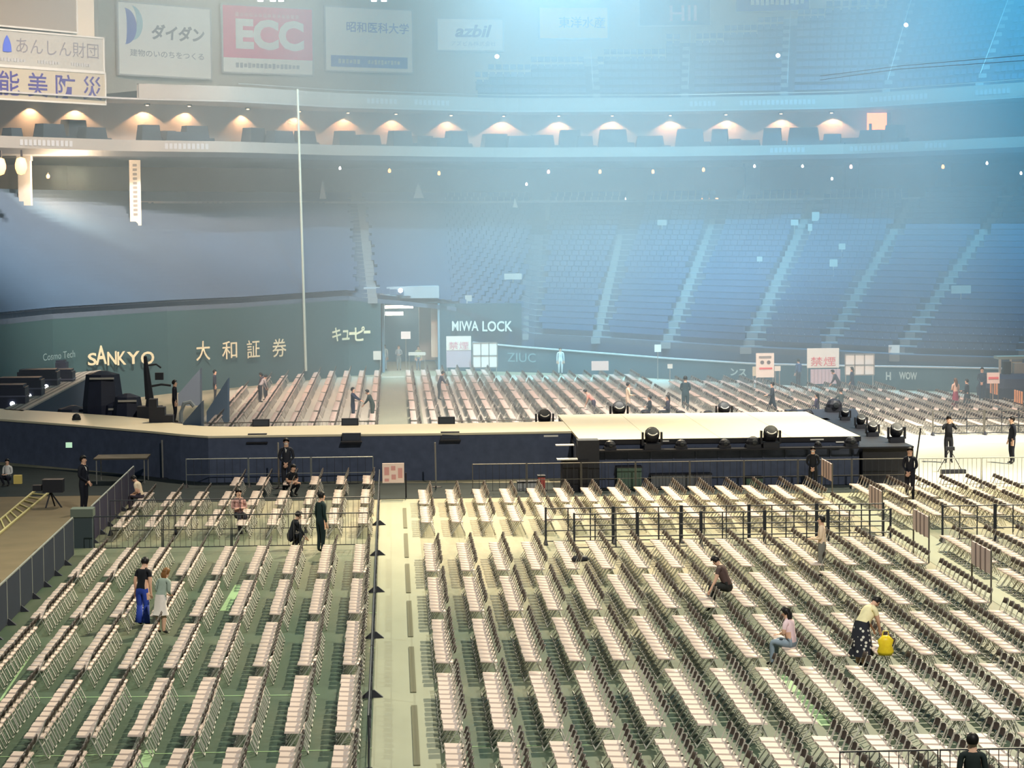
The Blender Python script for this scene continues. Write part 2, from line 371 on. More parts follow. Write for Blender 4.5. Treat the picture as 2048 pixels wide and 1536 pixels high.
# stairways of the upper stand with pale handrails
for ai, w in enumerate(aisU):
    q = MB(); hr = MB()
    pts = []
    for k in range(14):
        u = w; i = int(np.clip(np.searchsorted([a[0] for a in US], u), 1, len(US)-1)); a, n0 = US[i][1], US[i][2]
        f = (u-US[i-1][0])/(US[i][0]-US[i-1][0]); a = US[i-1][1].lerp(US[i][1], f); o = .95*k; z = 18.0+.62*k
        p = a+n0*o
        if PJ((p.x, p.y, z+.62))[1] < vtop(u)-4: break
        sd = Vector((n0.y, -n0.x, 0))*.55; b = p+n0*.95
        for h in (0, 1):
            p0 = p+n0*(.475*h); p1 = p+n0*(.475*h+.475); z1 = z+.34+.31*h
            q.add([p0-sd+Vector((0,0,z1-.36)), p0+sd+Vector((0,0,z1-.36)), p0+sd+Vector((0,0,z1)), p0-sd+Vector((0,0,z1)), p1-sd+Vector((0,0,z1)), p1+sd+Vector((0,0,z1))], [(0,1,2,3),(3,2,5,4)])
        pts.append(p+Vector((0,0,z+1.5)))
    if len(pts) < 2: continue
    t = thing('upper_stairway', 'grey stairway with pale handrail in the upper right stand, '+ORD[ai+1]+' from the left', 'stairs', (pts[0].x, pts[0].y, 18))
    o_ = q.obj('steps', stair_m, t); o_.location = (-pts[0].x, -pts[0].y, -18)
    hr.tube(pts, .025, 5); o_ = hr.obj('handrail', mat('rail_white', (.5,.55,.58), .3), t); o_.location = (-pts[0].x, -pts[0].y, -18)

# small notice boards hung in the lower stand
grid = [(s_, t_, cell(s_, t_)) for s_ in np.linspace(5, 13, 161) for t_ in np.linspace(.03, .97, 48)]
gp = np.array([PJ((c[0], c[1], c[2]+1.2)) for _, _, c in grid])
for u, v, w, h, nm in [(1324,445,.9,.5,'pale two-part notice high in the stand left of centre right'),(1589,445,.7,.5,'pinkish small notice high in the right stand'),(1631,433,.7,.8,'pale green-white notice highest in the right stand'),(1620,455,.4,.6,'narrow white notice just under the pale green one'),(1684,493,.6,.5,'faint grey notice in the upper right stand'),(1667,526,.7,.6,'small pinkish-white notice in the middle of right stand'),(1922,579,1.6,.6,'wide white notice low in the far right stand'),(1026,553,1.6,.5,'wide pale notice in the stand above the pale capitals'),(937,600,.6,.8,'small pale notice in the stand right of the gate canopy'),(1519,518,.5,.4,'tiny faint notice between two stairways'),(725,600,.6,.8,'small pale notice left of the gate canopy')]:
    k = np.argmin((gp[:, 0]-u)**2+(gp[:, 1]-v)**2); c = grid[k][2] if u > 880 else np.array(UY(u, v, 156.5))-np.array([0,0,1.2])
    p = UY(u, v, c[1]); t = thing('notice_board', nm, 'notice', (p.x, p.y, p.z))
    w *= .75; h *= .8; MB().box(-w/2, w/2, -.03, .03, -h/2, h/2).obj('board', mat('notice_white', (.42,.40,.38), .6), t)
    MB().tube([(0, .05, -1.25), (0, .05, 0)], .03, 5).obj('post', steel, t)
# ---------------------------------------------------------------- wall boards with lettering
def frame(u0, u1, v0, v1, off, um=None):
    pL, _ = ring_at(u0, off); pR, _ = ring_at(u1, off)
    um = (u0+u1)/2; c = (pL+pR)/2
    z0 = UY(um, v1, c.y).z; z1 = UY(um, v0, c.y).z
    x = (pR-pL).normalized(); n = Vector((x.y, -x.x, 0))
    M = Matrix(((x.x, 0, n.x, c.x), (x.y, 0, n.y, c.y), (0, 1, 0, (z0+z1)/2), (0, 0, 0, 1)))
    return M, (pR-pL).length, z1-z0
def T(M, x, y, z=0.): return M @ Matrix.Translation((x, y, z))
def slab(M, w, h, t=.12): return MB().box(-w/2, w/2, -h/2, h/2, -t, 0, M)
navy = mat('ink_navy', (.05,.05,.20), .5); grayink = mat('ink_gray', (.16,.15,.17), .5); blue_ink = mat('ink_blue', (.06,.10,.45), .5)
paleink = mat('ink_pale', (.30,.31,.32), .5); aqua = mat('ink_aqua', (.35,.55,.60), .5); red_panel = mat('panel_red', (.80,.10,.22), .5)
board_w = mat('board_white', (.86,.84,.76), .5, var=.04, scale=.3); board_y = mat('board_yellow', (.95,.58,.12), .5); mauve = mat('ink_mauve', (.16,.05,.18), .5)
board_b = mat('board_blue', (.04,.12,.40), .5); board_t = mat('board_teal', (.03,.12,.18), .5); pinkish = mat('ink_pink', (.85,.45,.42), .5)
def board(u0, u1, v0, v1, mt, label, off=16.1):
    M, w, h = frame(u0, u1, v0, v1, off); t = thing('wall_board', label, 'billboard', M.translation)
    P = Matrix.Translation(-M.translation) @ M
    slab(P, w, h).obj('panel', mt, t)
    e = MB()
    for s in (-1, 1):
        e.box(-w/2-.06, w/2+.06, s*(h/2+.03)-.05, s*(h/2+.03)+.05, -.16, .05, P); e.box(s*(w/2+.03)-.05, s*(w/2+.03)+.05, -h/2, h/2, -.16, .05, P)
    e.obj('frame', mat('board_frame', (.45,.45,.42), .5), t)
    return t, P, w, h
def dashes(t, P, w, h, x0, x1, y, hh, mt, n):
    q = MB(); rnd = random.Random(int(n*7+w*10))
    x = x0
    for i in range(n):
        a = x0+(x1-x0)*i/n; b = x0+(x1-x0)*(i+.7)/n; k = rnd.uniform(.6, 1)
        q.box(a*w, b*w, y*h-hh*h*k/2, y*h+hh*h*k/2, .01, .03, P)
    q.obj('small_print', mt, t)
# black-on-white board, far left
t, P, w, h = board(-14, 210, 68, 136, mat('board_dull_white', (.30,.30,.275), .6), 'white board with dark Japanese lettering and blue bell emblem, upper of two at left edge', .3)
put_text('あんしん財団', t, T(P, .085*w, .10*h, .02), .74*w, .46*h, grayink, .0)
MB().lathe([(.001,-.5),(.5,-.46),(.46,-.1),(.28,.25),(.1,.42),(.001,.5)], 14, T(P, -.365*w, .12*h, .04) @ Matrix.Diagonal((h*.36, h*.5, h*.02, 1)) @ Matrix.Rotation(-math.pi/2, 4, 'X')).obj('emblem', blue_ink, t)
dashes(t, P, w, h, -.42, -.2, -.34, .11, paleink, 8); dashes(t, P, w, h, -.1, .10, -.34, .11, paleink, 8); dashes(t, P, w, h, .2, .38, -.34, .11, paleink, 8)
t, P, w, h = board(-22, 212, 140, 202, mat('board_cream', (.33,.30,.23), .6), 'cream board with four large indigo Japanese characters at left edge', .3)
for i, ch in enumerate('能美防災'):
    put_text(ch, t, T(P, (-.325+.237*i)*w, 0, .02), .17*w, .78*h, mat('ink_indigo', (.05,.04,.18), .5), .008)
t, P, w, h = board(241, 425, 11, 153, board_w, 'large white board with blue crescent emblem and grey katakana lettering')
def crescent(r, k, mtn, dx, dy, nm):
    q = MB(); n = 18; pts = []
    for i in range(n+1):
        a = -math.pi/2+math.pi*i/n; pts.append((r*.85*math.cos(a), r*math.sin(a)))
    for i in range(n, -1, -1):
        a = -math.pi/2+math.pi*i/n; pts.append((r*k*math.cos(a), r*math.sin(a)))
    m_ = n+1
    vs = [T(P, dx*w, dy*h, z) @ Vector((x, y, 0)) for z in (.0, .04) for x, y in pts]
    N_ = len(pts)
    fs = [(i, i+1, 2*m_-2-i, 2*m_-1-i) for i in range(n)]
    fs = [tuple(N_+j for j in f) for f in fs]+[(i, (i+1) % N_, N_+(i+1) % N_, N_+i) for i in range(N_)]
    q.add(vs, fs); q.obj(nm, mtn, t)
crescent(.24*h, .40, aqua, -.36, .22, 'emblem_shadow'); crescent(.25*h, .16, blue_ink, -.43, .17, 'emblem')
put_text('ダイダン', t, T(P, .14*w, .12*h, .02), .58*w, .22*h, grayink, .035, shear=.1)
put_text('建物のいのちをつくる', t, T(P, .02*w, -.19*h, .02), .80*w, .10*h, paleink, .01)
t, P, w, h = board(449, 628, 14, 147, board_w, 'square board with large white letters on bright red over a white strip')
MB().box(-w/2, w/2, -.28*h, h/2, .005, .03, P).obj('red_field', red_panel, t)
put_text('ECC', t, T(P, .02*w, .08*h, .05), .76*w, .46*h, white_paint, .05)
dashes(t, P, w, h, -.36, .36, .37, .07, mat('ink_rose', (.85,.35,.40), .5), 14); dashes(t, P, w, h, -.36, .36, -.39, .08, paleink, 16)
t, P, w, h = board(654, 827, 17, 143, board_w, 'white board with university name in blue over a blue strip')
put_text('昭和医科大学', t, T(P, .10*w, .20*h, .02), .72*w, .17*h, mat('ink_lav', (.06,.10,.40), .5), .01)
MB().box(-.44*w, .44*w, -.44*h, -.26*h, .005, .03, P).obj('blue_field', mat('panel_blue', (.04,.12,.45), .5), t)
dashes(t, P, w, h, -.36, -.10, -.35, .08, white_paint, 6); dashes(t, P, w, h, -.02, .36, -.35, .08, white_paint, 10)
t, P, w, h = board(877, 1008, 38, 101, board_w, 'small white board with mauve lower-case letters, between blue-strip board and yellow board')
put_text('azbil', t, T(P, .05*w, .12*h, .02), .56*w, .40*h, mauve, .03, shear=.25)
put_text('アズビル株式会社', t, T(P, .05*w, -.28*h, .02), .68*w, .15*h, paleink)
t, P, w, h = board(1081, 1217, 15, 77, board_y, 'pale yellow board with grey Japanese lettering beside the blue haze beam')
put_text('東洋水産', t, T(P, .12*w, .02*h, .02), .68*w, .36*h, mat('ink_slate', (.05,.06,.16), .5), .01)
t, P, w, h = board(1280, 1421, -60, 51, board_t, 'dark teal board with pale pink strokes, cut by the picture top')
put_text('HII', t, T(P, .12*w, -.28*h, .02), .38*w, .28*h, pinkish, .01)
t, P, w, h = board(1473, 1618, -60, 22, board_b, 'blue board with white lettering cut by the picture top, rightmost board')
dashes(t, P, w, h, -.3, .45, -.28, .16, white_paint, 11)
t, P, w, h = board(-30, 158, -40, 56, mat('panel_brown', (.20,.18,.15), .7), 'dark blank panel on the wall at top left corner', .3)

# ---------------------------------------------------------------- lettering on the field walls
cream = mat('wall_letter_cream', (.80,.74,.50), .5)
def wall_frame(u0, u1, v0, v1, pts):
    P_ = np.array([(p[0], p[1]) for p in pts]); us = [PJ((p[0], p[1], 2.5))[0] for p in P_]
    def at(u): return Vector((np.interp(u, us, P_[:, 0]), np.interp(u, us, P_[:, 1]), 0))
    a, b = at(u0), at(u1); x = (b-a).normalized(); n = Vector((x.y, -x.x, 0)); c = (a+b)/2+n*.25
    z0 = UY((u0+u1)/2, v1, c.y).z; z1 = UY((u0+u1)/2, v0, c.y).z
    return Matrix(((x.x,0,n.x,c.x),(x.y,0,n.y,c.y),(0,1,0,(z0+z1)/2),(0,0,0,1))), (b-a).length, z1-z0
WL = wall_to(-60, GX0)
def wall_word(parts, pts, label, mt=cream, bold=.02, name='wall_lettering'):
    M0, w0, h0 = wall_frame(parts[0][1], parts[-1][2], parts[0][3], parts[0][4], pts)
    t = thing(name, label, 'lettering', M0.translation)
    for ch, u0, u1, v0, v1 in parts:
        M, w, h = wall_frame(u0, u1, v0, v1, pts); P = Matrix.Translation(-M0.translation) @ M
        o = put_text(ch, t, P, w, h, mt, bold, name='letters')
    return t
wall_word([('S',168,186,706,731),('A',184,206,691,729),('N',207,226,703,730),('K',227,245,703,730),('Y',246,272,703,728),('O',274,301,703,729)], WL, 'cream capital lettering with tall pointed A on the field wall behind the ramp', name='wall_lettering')
wall_word([('大',386,414,682,721),('和',438,468,682,718),('証',487,513,680,716),('券',538,566,677,714)], WL, 'four spaced cream Japanese characters on the field wall left of the pole', bold=.006)
wall_word([('キ',658,676,655,683),('ュ',678,693,660,680),('ー',694,706,664,670),('ピ',706,726,653,682),('ー',724,737,661,667)], WL, 'cream katakana lettering on the field wall right of the pole')
wall_word([('Cosmo Tech',78,142,704,718)], WL, 'faint pale thin lettering on the field wall at the left', mt=mat('wall_letter_faint', (.25,.38,.40), .5), bold=0)
wall_word([('MIWA',905,958,642,662),('LOCK',966,1026,642,663)], L2, 'pale capital lettering on dark wall right of the gate', mt=mat('wall_letter_pale', (.72,.78,.74), .5))
faint = mat('low_wall_letter', (.20,.36,.40), .5)
wall_word([('ZIUC',1018,1075,706,724)], LW, 'faint lettering on the low wall behind the pink board', mt=faint, bold=0)
wall_word([('ンス',1466,1498,737,752)], LW, 'pale katakana lettering on the low wall left of grey poster', mt=mat('low_letter_b', (.45,.58,.58), .5), bold=.03)
wall_word([('H',1776,1786,744,760),('WOW',1802,1838,744,759)], LW, 'pale capital lettering on the low wall near the right side', mt=mat('low_letter_b', (.45,.58,.58), .5), bold=.03)

# ---------------------------------------------------------------- gate in the centre
gt = thing('field_gate', 'open lit gate tunnel in the centre of the field wall under a concrete canopy', 'gate', (GX0, gY, 0))
gw = GX1-GX0
q = MB(); q.box(-.15, 0, 0, 12, 0, 4.5); q.box(gw, gw+.15, 0, 12, 0, 4.5); q.box(0, gw, 0, 12, 4.5, 4.6)
q.obj('tunnel_lining', mat('tunnel_gray', (.20,.32,.40), .7), gt)
MB().box(0, gw, 11.9, 12, 0, 4.5).obj('end_wall', mat('tunnel_end', (.10,.26,.36), .7), gt)
zc0, zc1 = UY(800, 596, gY).z, UY(800, 573, gY).z
cx0, cx1 = UY(728, 600, gY).x-GX0, UY(878, 600, gY).x-GX0
MB().box(cx0, cx1, -.8, 2.5, zc0, zc1).obj('canopy', mat('canopy_gray', (.30,.38,.44), .7, var=.1, scale=1), gt)
MB().box(gw*.66, gw*.98, 3, 4.2, .6, 4.6).obj('side_panel', mat('tunnel_beige', (.40,.38,.34), .7), gt)
MB().box(gw*.88, gw*1.0, 1, 1.5, .9, 4.4).obj('inner_panel', mat('tunnel_cream', (.70,.55,.42), .7), gt)
strip_e = mat('tube_light_glow', (1, .97, .85), .5, emit=9)
for k, (u0, u1, v0, v1, dy) in enumerate([(762, 826, 611, 617, 3), (765, 806, 624, 631, 7)]):
    a = UY(u0, v1, gY+dy); b = UY(u1, v0, gY+dy)
    o = MB().box(max(a.x, GX0+.05), b.x, gY+dy, gY+dy+.5, a.z, b.z).obj('tube_light', strip_e)
    tag(o, ['long white tube light at the mouth of the gate tunnel', 'short warm tube light deeper inside the gate tunnel'][k], 'light')
l = point('gate_glow', (GX0+1.6, gY+6, 3.6), 320, (.8, .98, .95), .5)

# ---------------------------------------------------------------- pole, banners, lamps
a, b = UY(612, 742, 148), UY(595, 178, 148)
q = MB(); q.tube([a, b], [.09, .07], 8)
tag(q.obj('foul_pole', mat('pole_pale', (.40,.46,.40), .5)), 'tall thin pale pole rising from the field wall past the lower ring', 'pole')
p0 = UY(258, 320, 150); p1 = UY(283, 460, 150)
t = thing('hanging_banner', 'narrow cream vertical banner hanging under the ring at left', 'banner', p0)
MB().box(0, p1.x-p0.x, 0, .15, p1.z-p0.z, 0).obj('cloth', board_w, t)
dd = MB()
for k in range(12):
    dd.box(.22, p1.x-p0.x-.22, -.02, 0, -.25-k*.28-.16, -.25-k*.28)
dd.obj('vertical_print', paleink, t)
for (u0, u1, v0, v1, nm) in [(40,64,366,442,'below the bright left lamp'),(1490,1518,350,406,'in the concourse, left of three on the right'),(1690,1714,340,406,'in the concourse, middle of three on the right'),(1872,1899,338,406,'in the concourse, right of three on the right')]:
    p0 = UY((u0+u1)/2, v1, 176 if u0 > 100 else 144); zt = UY((u0+u1)/2, v0, p0.y).z
    r = (u1-u0)/2/FPX*p0.y
    zb = min(p0.z, 11.35) if u0 > 100 else p0.z
    q = MB().box(p0.x-r, p0.x+r, p0.y-r, p0.y+r, zb, 14.2); q.box(p0.x-r*1.15, p0.x+r*1.15, p0.y-r*1.15, p0.y+r*1.15, 13.7, 14.2)
    tag(q.obj('concrete_column', concrete), 'grey square column '+nm, 'column')
warm_e = mat('warm_lamp_glow', (1, .50, .16), .5, emit=4.5, sampling=False); white_e = mat('white_lamp_glow', (.9, .98, 1), .5, emit=8, sampling=False); pink_e = mat('pink_lamp_glow', (1, .60, .55), .5, emit=4, sampling=False)
hot_e = mat('flood_lamp_glow', (1, .50, .18), .5, emit=3.2, sampling=False)
def lamp(u, v, Y, r, em, label, tall=1.4):
    p = UY(u, v, Y); t = thing('ceiling_lamp', label, 'lamp', p, group=None)
    MB().lathe([(.01, -tall), (.7, -.9*tall), (1, -.2), (.75, .6), (.1, tall)], 10, Matrix.Diagonal((r, r, r, 1))).obj('bulb', em, t, smooth=True)
    MB().lathe([(.25, tall*.9), (.6, tall*1.0), (.6, tall*1.3), (.2, tall*1.6)], 8, Matrix.Diagonal((r, r, r, 1))).obj('socket', dark_plastic, t)
    return t
L_small = [(680,336,'w'),(779,341,'o'),(878,346,'o'),(1097,343,'p'),(1200,343,'o'),(1306,343,'o'),(1407,339,'o'),(1509,332,'w'),(1605,332,'w'),(1702,333,'p'),(1886,333,'o'),(1974,326,'w'),(1053,368,'w'),(1664,357,'w'),(2042,346,'w'),(96,352,'o')]
for i, (u, v, c) in enumerate(sorted(L_small)):
    p, n = ring_at(u, 3)
    lamp(u, v, p.y, .085 if c == 'w' else .11, dict(w=white_e, o=warm_e, p=pink_e)[c], dict(w='tiny white', o='small orange', p='faint pink')[c]+' lamp under the lower ring, '+(ORD[i+1])+' from the left')
for u, v, nm in [(0, 333, 'glaring orange flood lamp cut by the left edge'), (42, 332, 'glaring orange flood lamp near the left edge')]:
    p = UY(u, v, 134); t = thing('ceiling_lamp', nm, 'lamp', p); MB().lathe([(.01,-.5),(.22,-.42),(.33,-.12),(.33,.12),(.24,.42),(.01,.5)], 14).obj('bulb', hot_e, t, smooth=True); MB().box(-.05, .05, .2, .5, -.2, .9).obj('bracket', dark_plastic, t)
    point('flood_glow', (p.x+2, p.y+9, 12.6), 1100, (1, .70, .42), .3)
for u, v, nm in [(994,113,'tiny square white light below the small white board'),(1812,50,'round white light high in the upper right stand'),(1556,111,'dim white light in the upper stand'),(801,581,'round white light on the gate canopy'),(1248,398,'bright white light at top of the lower stand'),(1906,236,'tiny white light in the gallery at right')]:
    p = UY(u, v, 178 if v < 450 and v > 300 else (154.2 if v > 500 else 170)); o = MB().lathe([(.01,-1),(.8,-.6),(1,0),(.8,.6),(.01,1)], 8, Matrix.Translation(p) @ Matrix.Diagonal((.16,.16,.16,1))).obj('spot_lamp', white_e)
    tag(o, nm, 'light')
p = UY(1418, 400, 184); q = MB()
for k in range(4): q.box(p.x-.7+k*.38, p.x-.42+k*.38, p.y, p.y+.2, p.z-.15, p.z+.15)
tag(q.obj('kiosk_light', warm_e), 'row of small orange kiosk lights at the top of the stand', 'light')
# triangular white flags on the stand
for u0, u1, v0, v1, Y, nm in [(637,655,362,412,168,'leaning white cloth strip right of the pole below the ring'),(827,848,367,396,171,'small white triangular tent peak above the gate'),(1026,1036,396,415,173,'faint white triangular cloth right of the tent peak')]:
    a, b, c = UY(u0, v1, Y), UY(u1, v1, Y), UY((u0+u1)/2-2, v0, Y)
    q = MB(); q.add([a, b, c, a+Vector((0,1,0)), b+Vector((0,1,0)), c+Vector((.1,.5,0))], [(0,1,2),(3,5,4),(0,2,5,3),(1,4,5,2),(0,3,4,1)])
    tag(q.obj('white_canopy', white_paint), nm, 'canopy')

# gallery : warm lit niches and dark blocks
glow_u = [75, 163, 296, 380, 497, 600, 697, 793, 903, 1008, 1118, 1225, 1341, 1452, 1562, 1663]
sconce_e = mat('sconce_glow', (1, .75, .42), .5, emit=5, sampling=False)
for i, u in enumerate(glow_u):
    p, n = ring_at(u, 4.05); p = p+Vector((0,0,17.35)); t = thing('wall_sconce', 'round warm sconce shining down the gallery wall, '+ORD[i+1]+' from the left', 'lamp', p, group='gallery sconces')
    MB().lathe([(.02,-.05),(.08,-.04),(.09,.0),(.02,.02)], 10).obj('bulb', sconce_e, t); MB().lathe([(.19,0),(.19,.06),(.05,.3)], 10).obj('hood', dark_plastic, t)
    l = spot('sconce_light', p-Vector((0,0,.08)), p-Vector((0,0,2)), 480, (1, .58, .28), 118, .15, .06)
blk = [(100,60,248),(148,50,240),(185,55,255),(25,30,256),(298,40,250),(335,30,262),(390,50,252),(360,70,264),(508,45,256),(560,60,262),(610,40,262),(690,40,262),(735,50,270),(800,45,262),(845,40,272),(913,42,262),(880,30,276),(990,50,268),(1040,50,272),(1085,45,270),(1140,42,260),(1170,30,272),(1226,55,259),(1300,54,272),(1380,54,258),(1440,32,258),(1470,24,278),(1545,36,256),(1500,40,280),(1608,60,255),(1665,34,268),(1700,40,276),(1745,50,260),(1790,36,250)]
for i, (u, wpx, vt) in enumerate(sorted(blk)):
    p, n = ring_at(u, 1.6+(i % 3)*.5); hw = wpx/2/FPX*p.y
    zt = UY(u, vt, p.y).z; th = math.atan2(n.y, n.x)-math.pi/2
    M = Matrix.Rotation(th, 4, 'Z'); q = MB(); d = .5
    zt = max(zt, 15.4)-14.6
    q.add([M @ Vector(v) for v in [(-hw*1.15,-d,0),(hw*1.1,-d,0),(hw*1.1,d,0),(-hw*1.15,d,0),(-hw*.92,-d*.7,zt),(hw*.92,-d*.7,zt),(hw*.92,d*.7,zt),(-hw*.92,d*.7,zt)]], [(0,3,2,1),(4,5,6,7),(0,1,5,4),(1,2,6,5),(2,3,7,6),(3,0,4,7)])
    q.add([M @ Vector(v) for v in [(hw*.9,-d,0),(hw*1.6,-d,0),(hw*1.6,d,0),(hw*.9,d,0),(hw*.9,-d*.7,zt*.45),(hw*1.5,-d*.7,zt*.45),(hw*1.5,d*.7,zt*.45),(hw*.9,d*.7,zt*.45)]], [(0,3,2,1),(4,5,6,7),(0,1,5,4),(1,2,6,5),(2,3,7,6),(3,0,4,7)])
    o = q.obj('draped_counter', mat('drape_dark', (.03,.045,.06), .8)); o.location = (p.x, p.y, 14.6)
    k = i+1
    tag(o, 'dark draped block on the gallery, '+((ORD[k] if k <= 17 else ORD[len(blk)-i])+' from the '+('left' if k <= 17 else 'right')), 'draped block', 'dark blocks along the gallery')
p, n = ring_at(1754, 4.1); a = UY(1734, 259, p.y); b = UY(1773, 226, p.y)
t = thing('lit_doorway', 'bright orange lit doorway in the gallery at right', 'doorway', (a.x, p.y, 14.6))
MB().box(0, b.x-a.x, -.1, 0, 1.2, b.z-14.6).obj('glow_panel', mat('orange_glow', (1, .26, .05), .5, emit=3), t)
MB().box(.1, .3, -.25, -.15, .0, 1.9).obj('post', mat('drape_dark', (.03,.045,.06), .8), t)
MB().box(b.x-a.x, b.x-a.x+1.2, -.1, 0, .6, b.z-14.6).obj('red_panel', mat('gallery_red', (.30,.08,.09), .6), t)
# faint printing on both fascias
for (us, vs, zz, nm) in [([(735,800),(830,905),(1380,1440),(1480,1640),(1740,1860),(1950,2030)], 0, 17.96, 'faint grey sponsor lettering along the upper ring front'), ([(40,150),(330,420),(1540,1620),(1700,1800),(1850,1900)], 0, 14.64, 'faint grey lettering along the lower ring front')]:
    q = MB()
    for u0, u1 in us:
        for k in range(int((u1-u0)/9)):
            u = u0+k*9; p, n = ring_at(u, -.03); p2, _ = ring_at(u+6, -.03)
            q.add([(p.x,p.y,zz-.17),(p2.x,p2.y,zz-.17),(p2.x,p2.y,zz+.17),(p.x,p.y,zz+.17)], [(0,1,2,3)])
    tag(q.obj('fascia_print', mat('fascia_ink', (.36,.38,.40), .6)), nm, 'lettering', kind='stuff')
# cables across the upper right
for k, (v0, v1, v2) in enumerate([(152,132,108),(160,138,119)]):
    q = MB(); q.tube([UY(1640, v0, 120), UY(1800, v1, 120), UY(2080, v2, 120)], .02, 4)
    tag(q.obj('hanging_cable', black_metal), ['upper of two thin dark cables crossing the upper right', 'lower of two thin dark cables crossing the upper right'][k], 'cable')
# lamp bar at the top
for u, k in [(521,0),(546,1),(562,2),(748,3),(768,4)]:
    p = UY(u, 0, 125); t = thing('truss_lamp', ORD[k+1]+' white lamp from the left along the picture top', 'lamp', p)
    MB().box(-.14, .14, -.1, .1, -.07, .07).obj('bulb', white_e, t); MB().box(-.18, .18, -.12, .12, .08, .3).obj('housing', dark_plastic, t)
for u0, u1, nm in [(430, 640, 'left'), (690, 860, 'right')]:
    a, b = UY(u0, -8, 125.2), UY(u1, -8, 125.2); q = MB()
    for dz in (0, .5):
        for dy in (0, .5): q.tube([a+Vector((0,dy,dz)), b+Vector((0,dy,dz))], .04, 5)
    n = 10
    for k in range(n):
        c = a.lerp(b, k/n); d = a.lerp(b, (k+1)/n); q.tube([c, d+Vector((0,0,.5))], .03, 4); q.tube([c+Vector((0,.5,.5)), d+Vector((0,.5,0))], .03, 4)
    tag(q.obj('lighting_truss', black_metal), 'dark lighting truss at the picture top, '+nm+' of two', 'truss')
# ---------------------------------------------------------------- stage, runway, ramp
deck_m = mat('stage_deck_cream', (.78,.70,.50), .45, var=.03, scale=.3); skirt_m = black_cloth; seam_m = mat('deck_seam', (.45,.38,.26), .6)
SX0, SX1 = UZ(1157, 877, 1.8).x, UZ(1722, 873, 1.8).x
SY0, SY1 = UZ(1440, 876, 1.8).y, UZ(1380, 826, 1.8).y
st = thing('square_stage', 'cream square stage deck with black skirt at the end of the runway', 'stage', (SX0, SY0, 0))
w_, d_ = SX1-SX0, SY1-SY0
MB().box(0, w_, 0, d_, 1.72, 1.8).obj('deck', deck_m, st)
q = MB(); q.box(.03, w_-.03, .03, d_-.03, 0, 1.715)
for k in range(13): q.box(.1+k*(w_-.4)/12, .16+k*(w_-.4)/12, -.02, .03, 0, 1.5)
q.obj('skirt', skirt_m, st)
q = MB(); q.box(-.02, w_+.02, -.04, -.0, 1.62, 1.79); q.obj('edge_trim', black_metal, st)
for k in (1, 2, 3):
    MB().box(w_*k/4-.012, w_*k/4+.012, 0, d_, 1.8, 1.803).obj('seam', seam_m, st)
near = [(-60,834),(0,838),(160,850),(300,862),(360,868),(416,872),(491,871),(640,869),(913,866),(1157,862)]
farr = [(1112,843),(900,846.5),(640,851),(466,853.5),(400,852),(350,846),(300,838),(250,833),(150,826),(0,817),(-60,813)]
poly = [UZ(u, v, 1.8) for u, v in near]+[UZ(u, v, 1.8) for u, v in farr]
poly = [(p.x, p.y) for p in poly]; poly[9] = (SX0-.02, poly[9][1]); poly[10] = (SX0-.02, poly[10][1])
rw = thing('runway', 'long cream runway curving in from the left edge to the square stage', 'stage', (poly[5][0], poly[5][1], 0))
off = Matrix.Translation((-poly[5][0], -poly[5][1], 0))
pl = [(x-poly[5][0], y-poly[5][1]) for x, y in poly]
MB().prism(pl, 1.72, 1.8).obj('deck', deck_m, rw)
cxm = sum(p[0] for p in pl)/len(pl)
MB().prism([(x, y+(.04 if i < 10 else -.04)) for i, (x, y) in enumerate(pl)], 0, 1.715).obj('skirt', skirt_m, rw)
rp = [UZ(6, 819, 1.8), UZ(46, 822, 1.8), UZ(207, 737, 1.8), UZ(187, 728, 1.8)]
o0 = rp[0]; rr = thing('plank_walkway', 'grey planked walkway running back from the runway at left', 'stage', (o0.x, o0.y, 0))
pr = [(p.x-o0.x, p.y-o0.y) for p in rp]
MB().prism(pr, 1.72, 1.8).obj('deck', mat('plank_gray', (.36,.35,.31), .6, var=.35, scale=9, stretch=(6, .15, 1)), rr)
MB().prism([(x+(.03 if i in (0, 3) else -.03), y) for i, (x, y) in enumerate(pr)], 0, 1.715).obj('skirt', mat('skirt_navy', (.03,.05,.09), .8), rr)
for k in (.25, .5, .75):
    q = MB(); a0 = Vector(pr[0]).lerp(Vector(pr[1]), k); a1 = Vector(pr[3]).lerp(Vector(pr[2]), k)
    q.prism([(a0.x-.02, a0.y), (a0.x+.02, a0.y), (a1.x+.02, a1.y), (a1.x-.02, a1.y)], 1.8, 1.815); q.obj('seam', mat('plank_gap', (.12,.12,.11), .7), rr)
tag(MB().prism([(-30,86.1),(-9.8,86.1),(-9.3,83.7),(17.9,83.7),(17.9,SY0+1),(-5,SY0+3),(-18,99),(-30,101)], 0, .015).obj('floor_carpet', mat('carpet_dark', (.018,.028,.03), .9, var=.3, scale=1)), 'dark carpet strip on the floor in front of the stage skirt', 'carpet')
# steps at the joint
p = UZ(1128, 905, .9); sp = thing('stage_steps', 'dark steps with white treads at the joint of runway and stage', 'steps', (p.x, SY0-.9, 0))
MB().box(-.45, .5, 0, .9, 0, 1.15).obj('frame', black_metal, sp); MB().box(-.65, .1, -.15, .3, 1.16, 1.2).obj('tread', white_paint, sp); MB().box(-.65, .02, .5, .85, 1.62, 1.66).obj('tread', white_paint, sp)
MB().box(.12, .9, .05, .88, 0, 1.85).obj('cabinet', dark_plastic, sp)

